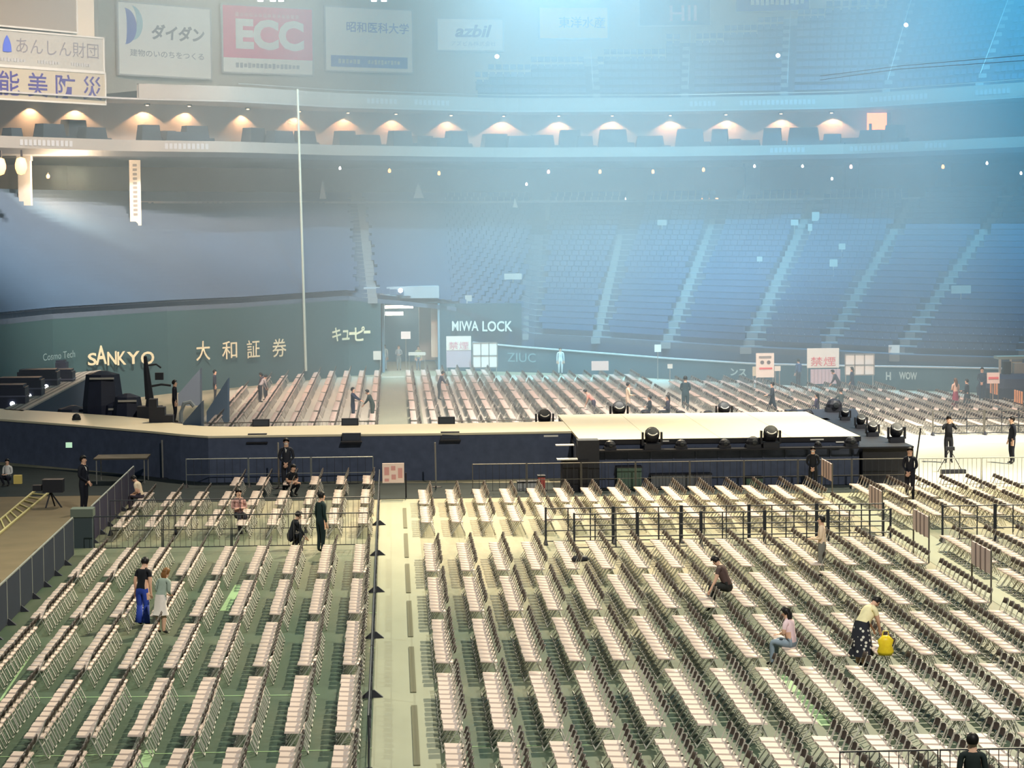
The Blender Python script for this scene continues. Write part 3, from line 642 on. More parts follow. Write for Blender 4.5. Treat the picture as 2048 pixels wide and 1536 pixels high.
# ---------------------------------------------------------------- stage lamps
def fixture_proto(kind):
    if kind == 'big':
        t = thing('moving_head_light', 'x', 'stage light')
        MB().box(-.3, .3, -.25, .25, 0, .2).obj('base', dark_plastic, t)
        q = MB(); q.box(-.38, -.31, -.1, .1, .15, .62); q.box(.31, .38, -.1, .1, .15, .62); q.box(-.38, .38, -.12, .12, .14, .22); q.obj('yoke', black_metal, t)
        M = Matrix.Translation((0, 0, .5)) @ Matrix.Rotation(math.radians(48), 4, 'X')
        q = MB(); q.lathe([(.12,-.30),(.24,-.24),(.27,-.02),(.27,.15),(.23,.22)], 14, M); h = q.obj('head', dark_plastic, t)
        MB().lathe([(.19,.222),(.17,.235),(.05,.24)], 14, M).obj('lens', lens_glass, h)
        q = MB(); pts = [M @ Vector((.19*math.cos(a), .19*math.sin(a), .25)) for a in [math.pi*(1.15+.7*k/8) for k in range(9)]]; q.tube(pts, .018, 5); q.obj('lens_crescent', white_paint, h)  # bright crescent on the dark lens, painted as a white arc
    elif kind == 'dome':
        t = thing('dome_wash_light', 'x', 'stage light')
        MB().box(-.24, .24, -.2, .2, 0, .12).obj('base', dark_plastic, t)
        h = MB().lathe([(.24,.12),(.23,.22),(.16,.33),(.05,.38)], 14).obj('head', black_metal, t)
        MB().lathe([(.001,0),(.09,.01),(.08,.03),(.001,.04)], 10, Matrix.Translation((.02,-.23,.2)) @ Matrix.Rotation(math.pi/2, 4, 'X')).obj('lens', lens_glass, h)
    else:
        t = thing('floor_monitor', 'x', 'speaker')
        q = MB(); q.add([(-.42,-.22,0),(.42,-.22,0),(.42,.25,0),(-.42,.25,0),(-.42,-.08,.34),(.42,-.08,.34),(.42,.25,.34),(-.42,.25,.34)], [(0,3,2,1),(4,5,6,7),(0,1,5,4),(1,2,6,5),(2,3,7,6),(3,0,4,7)])
        q.obj('cabinet', dark_plastic, t); q = MB(); q.add([(-.36,-.215,.05),(.36,-.215,.05),(.36,-.11,.30),(-.36,-.11,.30)], [(0,1,2,3)]); q.obj('grille', mat('grille', (.05,.06,.08), .8), t)
    return t
protos = {}
def fixture(kind, u, vb, z, label, sc=1.):
    p = UZ(u, vb, z)
    if kind not in protos:
        t = protos[kind] = fixture_proto(kind); t['label'] = label; t.location = p; t.rotation_euler = (0, 0, 0)
    else: t = copy_thing(protos[kind], p, 0, label)
    t['group'] = {'big': 'moving head lights around the stage', 'dome': 'dome lights on the stage rim', 'mon': 'wedge monitors along the runway'}[kind]
    t.scale = (sc, sc, sc); return t
# ledge brackets carry the lamps in front of the deck
def ledge(u0, u1, nm):
    a, b = UZ(u0, 880, 1.6), UZ(u1, 880, 1.6); y = SY0-.06
    tag(MB().box(a.x, b.x, y-.55, y, 1.40, 1.46).obj('light_ledge', black_metal), nm, 'ledge')
ledge(1160, 1816, 'black ledge carrying the lamps along the front of the square stage')
def front(kind, u, label, sc=1.):
    t = fixture(kind, u, 885, 1.46, label, sc); t.location = (UY(u, 870, SY0-.33).x, SY0-.33, 1.46)
for kind, u, nm, sc in [('big',1304,'tall moving head lamp on the stage front, left of centre',1.),('big',1541,'tall moving head lamp on the stage front, right of centre',1.0),('dome',1220,'small dome lamp on the stage front nearest the steps',.9),('dome',1362,'small dome lamp just right of the left tall lamp',.9),('dome',1449,'small dome lamp midway along the stage front',.9),('dome',1506,'dome lamp just left of the right tall lamp',1.1),('dome',1636,'tiny dome lamp near the stage front right corner',.55),('dome',1702,'dome lamp at the right front corner of stage',.95)]:
    front(kind, u, nm, sc)
def back(kind, u, label, sc=1., dy=.5, z=1.45):
    t = fixture(kind, u, 820, z, label, sc); t.location = (UY(u, 826, SY1+dy).x, SY1+dy, z)
a, b = UY(1120, 826, SY1+.2), UY(1660, 826, SY1+.2)
tag(MB().box(a.x, b.x, SY1+.04, SY1+.9, 1.38, 1.44).obj('light_ledge', black_metal), 'black ledge carrying the lamps along the back of the square stage', 'ledge')
for kind, u, nm, sc in [('mon',1165,'low black lamp at the far left corner of stage',.9),('big',1238,'wide black lamp on the stage back edge, left half',1.05),('dome',1292,'dome lamp behind the stage beside the seated dark figure',1.1),('dome',1361,'dome lamp at the feet of the tall standing figure',1.1),('dome',1416,'dome lamp just left of the boxy lamp behind the stage',1.1),('big',1448,'boxy lamp on the stage back edge, right half',.95),('dome',1586,'dome lamp behind the stage right of walking figure',1.1),('dome',1615,'dome lamp behind stage beside long-haired seated figure',1.1),('dome',1534,'small dome lamp at the feet of the walking figure',.6)]:
    back(kind, u, nm, sc)
# right-hand cluster beside the stage
for k, (u, v, z, kind, sc, nm) in enumerate([(1665,822,1.45,'big',.6,'dark lamp cluster unit nearest the stage far right corner'),(1690,840,1.45,'big',.65,'second dark lamp unit down the right side of stage'),(1722,856,1.45,'big',.7,'third dark lamp unit down the right side of stage'),(1745,872,1.45,'big',.72,'fourth dark lamp unit at the right side of stage'),(1793,884,1.45,'big',.9,'big black lamp on the outer right corner stand'),(1668,823,1.45,'dome',1.5,'dark domed unit behind the stage right corner')]):
    fixture(kind, u, v, z, nm, sc)
a = UZ(1738, 885, 1.45); b = UZ(1812, 885, 1.45); c = UZ(1700, 818, 1.45); d = UZ(1650, 818, 1.45)
q = MB(); q.prism([(SX1+.03, SY0-.3), (b.x, SY0-.3), (b.x, SY0+1.2), (SX1+1.4, SY0+5), (c.x+.3, c.y+.3), (SX1+.03, c.y+.3)], 0, 1.44)
tag(q.obj('side_platform', dark_plastic), 'black draped platform at the right side of the square stage', 'platform')
for i, u in enumerate([522, 700, 893]):
    t = fixture('mon', u, [850.5,848.5,845.5][i]+2, 1.8, 'black wedge on the runway far edge, '+ORD[i+1]+' from the left', .8)
for i, (u, v) in enumerate([(515,869),(703,868),(900,865)]):
    p = UZ(u, v, 1.8); t = fixture('mon', u, v, 1.8, 'black wedge on the runway front edge, '+ORD[i+1]+' from the left', .85); t.location = (p.x, p.y-.12, 1.55)
    tag(MB().box(p.x-.4, p.x+.4, p.y-.45, p.y-.06, 1.50, 1.55).obj('wedge_bracket', black_metal), 'black bracket under the '+ORD[i+1]+' front runway wedge from the left', 'bracket')
p = UZ(1090, 842, 1.8); t = fixture('big', 1090, 842, 1.8, 'tall black lamp where the runway meets the stage', 1.0); t.location = (p.x, p.y+.3, 1.45)
a, b = UY(935, 846, p.y), UY(1112, 843, p.y)
tag(MB().box(a.x, b.x, p.y+.05, p.y+.9, 0, 1.44).obj('side_platform', black_cloth), 'black low platform behind the runway beside the stage', 'platform')
p = UZ(153, 846, 1.8); t = fixture('dome', 153, 840, 1.8, 'small dark lamp on runway front edge above the suited guard', .7)
# small things along the skirt
for i, (u, v, w, h, nm) in enumerate([(1102,872,.55,.07,'white label strip under the runway end'),(1185,884,.45,.05,'white label strip under the stage front left'),(1330,882,.30,.05,'white label strip below the tall stage lamp'),(1634,879,.5,.05,'pale strip under the stage front right'),(1680,884,.3,.05,'short pale strip near stage right corner')]):
    y = SY0-.335 if u > 1722 else SY0-.05 if u > 1160 else poly[9][1]-.02
    p = UY(u, v, y)
    tag(MB().box(p.x-w/2, p.x+w/2, y, y+.03, p.z-h/2, p.z+h/2).obj('label_strip', white_paint), nm, 'strip')
# wedge monitors and screens at far left, behind the runway
for i, (u, v, s) in enumerate([(8,806,1.9),(42,790,1.9),(78,770,1.8),(100,748,1.7),(138,728,1.7),(172,722,1.5),(118,762,1.4)]):
    p = UZ(u, v, 1.8); t = thing('road_case', 'big dark equipment case behind the runway at left edge, '+ORD[i+1]+' unit', 'equipment', (p.x, p.y, 0))
    t['label'] = ['dark equipment case at the left edge nearest the runway','dark equipment case second along the grey walkway','dark equipment case third along the grey walkway','dark equipment case fourth along the grey walkway','dark equipment case near the far end of the walkway','farthest dark equipment case by the pointed wall letter','low dark case between the walkway and stepped cases'][i]
    hh = 1.8+s*.45
    q = MB(); q.box(-s*.55, s*.55, -.6, .6, 0, hh-.12); q.box(-s*.5, s*.5, -.55, .55, hh-.12, hh); q.obj('body', mat('case_dark', (.02,.024,.045), .5, var=.3, scale=2), t)
    MB().box(-s*.57, s*.57, -.62, .62, hh-.55, hh-.48).obj('edge_band', mat('case_band', (.10,.11,.16), .4), t)
    MB().lathe([(.01,0),(.11,.01),(.09,.05),(.01,.06)], 8, Matrix.Translation((s*.25, -.62, hh-.85)) @ Matrix.Rotation(math.pi/2, 4, 'X')).obj('lamp', white_e, t)
wedge_or = mat('orange_floor', (.62,.30,.16), .7, var=.1, scale=1)
a = [UZ(-60,775,.6), UZ(75,775,.6), UZ(132,722,.6), UZ(-60,730,.6)]
tag(MB().prism([(p.x, p.y) for p in a], 0, .6).obj('orange_platform', wedge_or), 'orange lit low platform behind the equipment at left edge', 'platform')
# dark clutter and camera crane right of the walkway
for i, (u, v, w, h, z0, nm) in enumerate([(200,827,1.6,2.6,0,'tall dark cabinet beside the grey walkway'),(250,831,1.2,1.7,0,'dark blue rounded case right of the tall cabinet'),(225,829,.9,1.3,0,'small dark case at the runway edge'),(140,822,1.5,1.0,0,'flat dark cabinet with pale lid beside the walkway')]):
    p = UZ(u, v, 1.8); t = thing('equipment_case', nm, 'equipment', (p.x, p.y+1.2, 0))
    MB().lathe([(w*.5,0),(w*.55,h*.5+.8),(w*.45,h+.8),(w*.1,h+.95)], 8, Matrix.Diagonal((1,.8,1,1))).obj('body', mat('case_dark', (.02,.024,.045), .5), t)
    MB().box(-w*.3, w*.35, -w*.46, -w*.4, h+.62, h+.70).obj('lid', steel, t)
p = UZ(296, 834, 1.8); cr = thing('camera_crane', 'dark tripod camera crane with hooked lamps behind the runway at left', 'camera crane', (p.x, p.y+.8, 0))
q = MB()
for a_ in (0, 2.1, 4.2): q.tube([(0,0,2.6), (.7*math.cos(a_), .6*math.sin(a_), 0)], [.14,.08], 6)
q.box(-.5,.5,-.4,.4,1.2,2.2); q.obj('tripod', dark_plastic, cr)
q = MB(); q.tube([(0,0,2.5),(-.1,0,3.6),(-.15,0,4.3)], [.2,.14,.07], 6); q.obj('mast', dark_plastic, cr)
q = MB(); q.tube([(-.1,0,3.0),(.5,0,3.1),(.9,0,3.05)], .05, 5); q.tube([(-.1,0,3.9),(.3,0,3.95),(.5,0,3.8)], .04, 5); q.box(.25,.6,-.1,.1,3.3,3.6); q.obj('arm', dark_plastic, cr)
q = MB(); q.tube([(1.3,0,0),(1.3,0,1.9),(1.45,0,2.3),(1.7,0,2.35),(1.85,0,2.15)], .09, 6); q.obj('hook_stand', mat('case_gray', (.30,.34,.36), .5), cr)
# stepped dark crate and triangular screens behind the runway
p = UZ(322, 846, 1.8); q = MB()
for k in range(4): q.box(-.5+k*.32, -.18+k*.32, -.3, .3, 0, 2.75-k*.33)
o = q.obj('stepped_crate', dark_plastic); o.location = (p.x, p.y+.5, 0); tag(o, 'small stepped black crate left of the suited man behind the runway', 'crate')
for u0, u1, v0, v1, nm, cl in [(366,402,805,852,'dark blue wedge-shaped screen behind the runway right of suited man',(.05,.08,.13)),(413,455,758,832,'tall slanted blue-grey screen among the back chairs',(.10,.16,.24)),(356,400,738,795,'faded slanted grey screen in the smoke',(.12,.16,.22))]:
    p = UZ(u1, v1+12, 0) if v1 < 840 else UZ(u1, v1, 1.8)
    if v1 < 840: p = UY(u1, v1, 116 if v1 > 800 else 128)
    Y = p.y+.6; a, b, c, d = UY(u0, v1, Y), UY(u1, v1, Y), UY(u1, v0, Y), UY(u0, (v0+v1)/2+ (v1-v0)*.38, Y)
    zb = 0
    q = MB(); vs = [(a.x,Y,zb),(b.x,Y,zb),(c.x,Y,c.z),(d.x,Y,d.z)]; vs += [(x, y+1.4, z) for x, y, z in vs]
    q.add(vs, [(0,1,2,3),(7,6,5,4),(0,4,5,1),(1,5,6,2),(2,6,7,3),(3,7,4,0)])
    tag(q.obj('slanted_screen', mat('screen_'+str(u0), cl, .7)), nm, 'screen')
# table and poles in front of the skirt, left
p = UZ(238, 972, 0); tb = thing('folding_table', 'brown trestle table in the dark before the runway skirt', 'table', (p.x, 90.5, 0))
MB().box(-1.0, 1.0, -.8, .8, .95, 1.0).obj('tabletop', mat('table_brown', (.08,.07,.05), .6), tb)
for x in (-.9, .9):
    for y in (-.7, .7): MB().tube([(x, y, 0), (x, y, .95)], .025, 6).obj('leg', steel, tb)
for u, v0, v1, Y, nm in [(324,880,962,91.5,'thin pole standing before the runway skirt at left'),(870,885,965,87.2,'thin pale pole before the skirt in the centre'),(556,885,990,87.6,'thin dark pole beside the two crouching guards')]:
    a, b = UY(u+2, v1, Y), UY(u, v0, Y); a.z = 0
    t = thing('stand_pole', nm, 'pole', a); MB().tube([(0,0,0), (b.x-a.x, 0, b.z)], .035, 6).obj('pole', steel, t); MB().lathe([(.25,0),(.22,.04),(.04,.06)], 8).obj('base', dark_plastic, t)
tag(MB().box(*(lambda p: (p.x-.12, p.x+.12, p.y-.04, p.y, p.z-.1, p.z+.1))(UY(138, 890, 91))).obj('exit_lamp', mat('green_lamp', (.55,.85,.60), .5, emit=.6, sampling=False)), 'small pale green lamp on the skirt above the suited guard', 'light')
# things at left margin
p = UZ(36, 968, 0); tag(MB().box(p.x-.15, p.x+.15, p.y-.12, p.y+.12, 0, .34).obj('yellow_box', mat('yellow_paint', (.80,.62,.18), .6)), 'small yellow box on the bare floor at left edge', 'box')
ye = mat('ladder_yellow', (.66,.58,.26), .6)
a0, a1, b0, b1 = UZ(0,1040,.05), UZ(76,976,.05), UZ(0,1066,.05), UZ(108,976,.05)
lad = thing('floor_ladder', 'long pale yellow ladder lying on the bare floor at left edge', 'ladder', (a0.x, a0.y, 0))
L0 = Vector((a0.x, a0.y, .05)); q = MB(); D = (a1-a0); D2 = (b1-b0)
a00 = a0-D*.6; b00 = b0-D2*.5
for s, e in ((a00, a1), (b00, b1)): MB().tube([s-L0+Vector((0,0,.05)), e-L0+Vector((0,0,.05))], .045, 5).obj('rail', ye, lad)
for k in range(14):
    s = a00.lerp(a1, (k+.4)/14); e = b00.lerp(b1, (k+.4)/14); MB().tube([s-L0+Vector((0,0,.05)), e-L0+Vector((0,0,.05))], .03, 4).obj('rung', ye, lad)
p = UZ(148, 1015, 0); t = thing('equipment_stack', 'dark box and tripod clutter behind the suited guard at left', 'equipment', (p.x-.5, p.y, 0))
MB().box(-.55, .15, -.2, .3, .55, 1.0).obj('box', dark_plastic, t); MB().box(-.9, -.6, -.1, .15, .6, .8).obj('small_box', dark_plastic, t)
q = MB(); q.tube([(-.3,0,.55),(-.45,-.2,0)], .03, 5); q.tube([(-.3,0,.55),(.1,-.1,0)], .03, 5); q.tube([(-.3,0,.55),(-.2,.3,0)], .03, 5); q.obj('tripod', dark_plastic, t)
p = UZ(205, 1098, 0); t = thing('padded_bench', 'grey cloth covered stool beside the gap in the black barricade', 'bench', (UZ(165, 1095, 0).x, UZ(165, 1095, 0).y, 0))
MB().box(-.32, .36, -.2, .4, 0.95, 1.2).obj('top', mat('bench_gray', (.14,.17,.14), .8), t); MB().box(-.28, .32, -.16, .36, 0, .95).obj('base', mat('bench_dark', (.05,.07,.08), .8), t)

# equipment before the right skirt
for i, (u, w, h, cl, nm) in enumerate([(1057,.8,.30,(.5,.5,.5),'pale metal case behind the pit barrier below the steps'),(1083,.25,.5,(.55,.12,.10),'small red object beside the pale metal case'),(1258,.9,.8,(.10,.16,.12),'dark green crate behind the pit barrier'),(1345,1.6,.5,(.16,.17,.18),'grey cable frame behind the pit barrier'),(1406,.6,.5,(.14,.14,.16),'small dark crate right of the cable frame'),(1508,.6,.35,(.10,.17,.12),'low dark green box near the pit barrier')]):
    p = UY(u, 960, 85.8); t = thing('crate', nm, 'crate', (p.x, 85.9, 0))
    MB().box(-w/2, w/2, -.25, .25, 0.02, h).obj('body', mat('crate_%d' % i, cl, .6), t); MB().box(-w/2-.02, w/2+.02, -.27, .27, h, h+.05).obj('lid', dark_plastic, t)

# ---------------------------------------------------------------- barricades
def barrier_mesh(L, kind):
    f = MB(); b = MB()
    if kind == 'bars':
        f.tube([(0,0,.12),(0,0,1.1),(L,0,1.1),(L,0,.12)], .022, 5); f.tube([(0,0,.15),(L,0,.15)], .018, 4)
        n = int(L/.16)
        for k in range(1, n): b.tube([(L*k/n,0,.15),(L*k/n,0,1.08)], .009, 4, cap=False)
    elif kind == 'grid':
        f.tube([(0,0,0),(0,0,1.14)], .035, 6); f.tube([(L,0,0),(L,0,1.14)], .035, 6)
        f.tube([(0,0,1.1),(L,0,1.1)], .02, 5)
        for z in (.76, .42, .1): b.tube([(0,0,z),(L,0,z)], .02, 5)
        for k in (1, 2): b.tube([(L*k/3,0,.1),(L*k/3,0,1.1)], .02, 5)
    elif kind == 'cover':
        f.tube([(0,0,0),(0,0,1.12)], .03, 5); f.tube([(L,0,0),(L,0,1.12)], .03, 5); f.tube([(0,0,1.13),(L,0,1.13)], .028, 5)
        b.box(.02, L-.02, -.025, .025, .04, 1.09)
    else:
        f.tube([(0,0,0),(0,0,1.1)], .016, 5); f.tube([(L,0,0),(L,0,1.1)], .016, 5); f.tube([(0,0,1.08),(L,0,1.08)], .018, 5); f.tube([(0,0,.5),(L,0,.5)], .012, 4)
        b.tube([(L/8,0,.11),(L*7/8,0,.11)], .01, 4)
        for k in range(1, 8): b.tube([(L*k/8,0,.1),(L*k/8,0,1.08)], .01, 4, cap=False)
    ft = MB(); ft.add([(-.06,-.24,0),(.06,-.24,0),(.06,.24,0),(-.06,.24,0),(-.03,-.05,.16),(.03,-.05,.16),(.03,.05,.16),(-.03,.05,.16)], [(0,3,2,1),(4,5,6,7),(0,1,5,4),(1,2,6,5),(2,3,7,6),(3,0,4,7)])
    return f, b, ft
bc = {}
def barriers(x0, y0, x1, y1, kind, label, group, fm, bm, L=2.0, name='crowd_barrier', feet=True):
    D = Vector((x1-x0, y1-y0, 0)); n = max(1, round(D.length/L)); Lu = D.length/n; rz = math.atan2(D.y, D.x)
    key = (kind, round(Lu, 3), fm.name, bm.name); proto = None
    for i in range(n):
        loc = Vector((x0, y0, 0))+D*(i/n)
        lb = label % (ORD[i+1] if i < 20 else 'far end')
        if proto is None:
            t = thing(name, lb, 'barrier', loc, rz, group); f, b, ft = barrier_mesh(Lu-.04, kind)
            f.obj('frame', fm, t); b.obj({'cover': 'cover', 'grid': 'rails'}.get(kind, 'bars'), bm, t)
            if feet: ft.obj('foot', dark_plastic, t)
            proto = t
        else: copy_thing(proto, loc, rz, lb, group)
pale_m = mat('barrier_pale', (.40,.42,.38), .4, .5); darkb = mat('barrier_dark', (.03,.035,.045), .5); cover_m = mat('cover_black', (.022,.03,.05), .75, var=.2, scale=1); cover_p = mat('cover_purple', (.035,.03,.06), .8, var=.2, scale=1)
bronze = mat('barrier_bronze', (.16,.15,.13), .5, .3)
barriers(-9.55, 46, -9.55, 70.5, 'cover', 'black covered barricade along the bare floor, %s panel from the camera', 'black covered barricade on the left', pale_m, cover_m, L=2.04)
barriers(-9.35, 73.2, -9.35, 85.4, 'cover', 'purple-black covered barricade beyond the gap, %s panel from the camera', 'purple-black covered barricade', pale_m, cover_p, L=2.03)
xa, xb = UZ(192, 1103, 0).x, -.75
barriers(xa, 70.9, xb, 70.9, 'bars', 'dark barred barrier across left block, front line, %s from the left', 'left front barred barriers', darkb, bronze)
barriers(xa, 75.0, xb, 75.0, 'bars', 'dark barred barrier across left block, back line, %s from the left', 'left back barred barriers', darkb, bronze)
barriers(UY(372, 920, 88.2).x, 88.2, UY(748, 915, 88.2).x, 88.2, 'rail', 'thin railed barrier before the runway skirt, %s from the left', 'barriers before the runway skirt', pale_m, darkb)
barriers(UY(945, 935, 84.9).x, 84.9, UY(1812, 935, 84.9).x, 84.9, 'rail', 'thin railed pit barrier before the square stage, %s from the left', 'pit barriers before the square stage', bronze, darkb)
barriers(UY(1838, 935, 84.6).x, 84.6, UY(2090, 930, 84.6).x, 84.6, 'bars', 'pale barred barrier right of the guard, %s from the left', 'pale barriers at right', pale_m, pale_m)
barriers(5.35, 69.8, 14.9, 69.8, 'grid', 'black grid barrier across right block, nearer line, %s from the left', 'nearer black grid barriers', darkb, darkb, L=2.1)
barriers(4.6, 71.3, 15.0, 71.3, 'grid', 'black grid barrier across right block, farther line, %s from the left', 'farther black grid barriers', darkb, darkb, L=2.1)
barriers(16.6, 70.5, 21.5, 70.5, 'grid', 'black grid barrier right of the second walkway, %s from the left', 'black grid barriers at right edge', darkb, darkb, L=1.6)
barriers(-.50, 41.5, -.50, 83.5, 'rail', 'thin dark barrier along the left side of walkway, %s from the camera', 'barriers along the central walkway', darkb, darkb, L=6.7)
barriers(UY(415,830,112).x, 104, UY(755,830,112).x, 104, 'bars', 'pale barred barrier behind the runway, left block, %s from the left', 'pale barriers behind the runway', bronze, pale_m)
barriers(UY(905,830,104).x, 103.4, UY(1085,830,103).x, 103.4, 'bars', 'pale barred barrier behind the runway, right block, %s from the left', 'pale barriers behind the runway right', bronze, pale_m)
barriers(UY(1880,838,104).x, 105.4, UY(2090,838,104).x, 105.4, 'grid', 'dark grid barrier at right behind the standing guards, %s from the left', 'grid barriers behind the guards', bronze, darkb)
barriers(UY(1680,1522,37.9).x, 37.9, UY(2080,1520,37.9).x, 37.9, 'bars', 'black barred barrier at the bottom right corner, %s from the left', 'bottom right barriers', darkb, darkb)
for k in range(6):
    y0 = 42.2+k*6.667; tag(MB().box(.30, .42, y0, min(y0+5.3, 83), 0, .03).obj('cable_cover', mat('cover_olive', (.12,.12,.07), .7)), 'thin dark cable cover strip on the walkway, '+ORD[k+1]+' from the camera', 'cable cover', 'cable cover strips')
# tape on the floor
tape_g = mat('tape_green', (.30,.47,.24), .6)
def tape(pts, w, label):
    q = MB()
    for (a, b) in zip(pts[:-1], pts[1:]):
        A = UZ(*a); B = UZ(*b); d = (B-A).normalized(); s = Vector((-d.y, d.x, 0))*w/2
        q.add([A-s+Vector((0,0,.006)), A+s+Vector((0,0,.006)), B+s+Vector((0,0,.006)), B-s+Vector((0,0,.006))], [(3,2,1,0)])
    tag(q.obj('floor_tape', tape_g), label, 'tape')
tape([(738,1226),(808,1224)], .08, 'pale green tape bar across the walkway, farthest'); tape([(738,1297),(812,1296)], .08, 'pale green tape bar across the walkway at the corner mark')
tape([(812,1222),(818,1298)], .17, 'short thick pale green tape on the walkway'); tape([(60,1396),(640,1390)], .06, 'thin green line across the left block'); tape([(735,1384),(850,1382)], .06, 'thin green line across the walkway middle')
tape([(0,1514),(700,1500)], .06, 'thin green line at the bottom left'); tape([(735,1497),(1180,1490)], .05, 'thin yellow-green line near the bottom centre'); tape([(0,1402),(62,1310)], .05, 'slanted green line at the left edge')
tape([(1555,1350),(1660,1452)], .35, 'bright green floor strip between right rows'); tape([(285,1536),(302,1500)], .2, 'short bright green floor strip at bottom left')
tape([(448,1222),(478,1170)], .22, 'pale green floor strip between left rows')

# ---------------------------------------------------------------- sign boards
red_ink = mat('ink_red', (.80,.18,.20), .5); pink_b = mat('board_pink', (.90,.72,.66), .5); grid_w = mat('panel_milk', (.86,.84,.80), .5)
def sign(u0, u1, v0, v1, Y, mt, label, cat='sign', post='c', name='sign_board'):
    a, b = UY(u0, v1, Y), UY(u1, v0, Y); cx_ = (a.x+b.x)/2; t = thing(name, label, cat, (cx_, Y, 0)); w = b.x-a.x; h = b.z-a.z; zc = (a.z+b.z)/2
    MB().box(-w/2, w/2, -.03, .03, a.z, b.z).obj('board', mt, t)
    q = MB()
    for x in {'c': (0,), 'e': (-w/2+.05, w/2-.05), 'r': (w/2+.06,)}[post]: MB().tube([(x, .06, 0), (x, .06, a.z+h*.5)], .03, 6).obj('post', steel if post != 'r' else black_metal, t)
    P = Matrix(((1,0,0,0),(0,0,-1,-.032),(0,1,0,zc),(0,0,0,1))); return t, P, w, h
t, P, w, h = sign(765, 808, 926, 966, 83.9, pink_b, 'pink and white seating chart sign on a black post before the runway', post='r')
q = MB()
for x, y, a, b in [(-.3,.1,.22,.4),(.0,.25,.2,.22),(.02,-.2,.2,.25),(.32,.0,.2,.5),(-.3,-.35,.2,.14)]: q.box((x-a/2)*w, (x+a/2)*w, (y-b/2)*h, (y+b/2)*h, .0, .012, P)
q.obj('chart', mat('chart_rose', (.70,.35,.34), .6), t)
t, P, w, h = sign(1512, 1548, 706, 755, 131, grid_w, 'grey-white poster with two dark dots and a red line', post='e', name='poster_board')
q = MB()
for x in (-.16, .2): q.lathe([(.001,0),(.09*w*1.2,.0),(.09*w*1.2,.015),(.001,.015)], 12, T(P, x*w, .12*h))
q.obj('dots', grayink, t); MB().box(-.32*w, .40*w, -.17*h, -.09*h, 0, .015, P).obj('red_line', red_ink, t); MB().box(-.34*w, .34*w, .28*h, .38*h, 0, .012, P).obj('top_print', paleink, t)
t, P, w, h = sign(1614, 1678, 696, 736, 134, board_w, 'white board with red Japanese characters among the back right seats', post='e')
put_text('禁煙', t, T(P, 0, -.17*h, .015), .78*w, .46*h, red_ink, .0)
tt, P2, w2, h2 = sign(1621, 1680, 738, 768, 133.6, mat('board_mauve', (.55,.45,.50), .6), 'mauve slatted panel below the white board with red characters', cat='panel', post='e', name='slatted_panel')
q = MB()
for k in range(9): q.box(-w2/2+k*w2/8-.015, -w2/2+k*w2/8+.015, -h2/2, h2/2, 0, .02, P2)
q.obj('slats', mat('slat_gray', (.35,.30,.35), .6), tt)
t, P, w, h = sign(893, 942, 672, 735, 150.5, mat('board_lilac', (.50,.45,.52), .6), 'white and pink board right of the gate, below the pale capitals', post='e')
MB().box(-w/2, w/2, .05*h, h/2, 0, .02, P).obj('white_field', board_w, t); put_text('禁煙', t, T(P, 0, .2*h, .035), .8*w, .25*h, mat('ink_softred', (.75,.35,.42), .5), .0)
def panes(u0, u1, v0, v1, Y, label, tint):
    t, P, w, h = sign(u0, u1, v0, v1, Y, grid_w, label, cat='partition', post='e', name='partition_screen')
    q = MB()
    for k in range(4): q.box(-w/2+k*w/3-.03, -w/2+k*w/3+.03, -h/2, h/2, 0, .03, P)
    for y in (-.5, -.02, .5): q.box(-w/2, w/2, y*h-.03, y*h+.03, 0, .03, P)
    q.obj('muntin', mat('muntin_brown', (.30,.28,.26), .6), t)
panes(1690, 1748, 708, 750, 133, 'white partition screen of six panes in the back right', None)
panes(946, 994, 685, 735, 150, 'white partition screen of six panes beside the pink board', None)
sign(1777, 1799, 690, 706, 136, board_w, 'small plain white board high before the blue stand at right')
t, P, w, h = sign(1974, 1999, 745, 767, 118, pink_b, 'small pink sign on a post at far right'); MB().box(-.4*w, .4*w, -.1*h, .1*h, 0, .015, P).obj('print', red_ink, t)
sign(1183, 1217, 722, 741, 143, pink_b, 'small pink sign before the low wall, right of the pale figure')
sign(716, 762, 702, 720, 153, mat('board_sand', (.62,.60,.54), .6), 'long low sand-coloured board left of the gate', post='e')
sign(817, 851, 704, 711, 153.2, mat('board_sand', (.62,.60,.54), .6), 'thin low pale board right of the gate floor', post='e')
sign(802, 821, 663, 678, 152, pink_b, 'small pinkish sign on a post inside the gate mouth')
sign(1309, 1322, 689, 704, 145, board_w, 'small white placard before the stand, right of centre')
sign(1335, 1345, 728, 737, 140.5, board_w, 'tiny white card at the low wall right of centre')
sign(1505, 1528, 733, 752, 132.5, mat('board_cream2', (.66,.64,.50), .6), 'cream board half hidden left of the grey poster', post='e')
sign(1549, 1561, 732, 742, 132.5, board_w, 'small white card right of the grey poster', post='e')
def striped(u0, u1, v0, v1, X, base, label, mt1, ww=2.):
    Yb = base; a = UY(u1, v1, Yb); z1 = min(1.25, max(.9, UY(u1, v0+ (v1-v0)*.2, Yb).z)); t = thing('striped_panel', label, 'panel', (X, Yb, 0))
    L = ww; q = MB()
    MB().tube([(0,0,0),(0,0,1.35)], .025, 5).obj('post', bronze, t); MB().tube([(0,L,0),(0,L,1.35)], .025, 5).obj('post', bronze, t)
    q = MB(); q.box(-.02, .02, 0, L, .72, 1.32); q.obj('board', mt1, t)
    q = MB()
    for k in range(1, 4): MB().box(-.035, .035, L*k/4-.05, L*k/4+.05, .70, 1.33).obj('stripe', mat('stripe_brown', (.22,.16,.15), .6), t)
rose = mat('board_rose', (.78,.60,.55), .6)
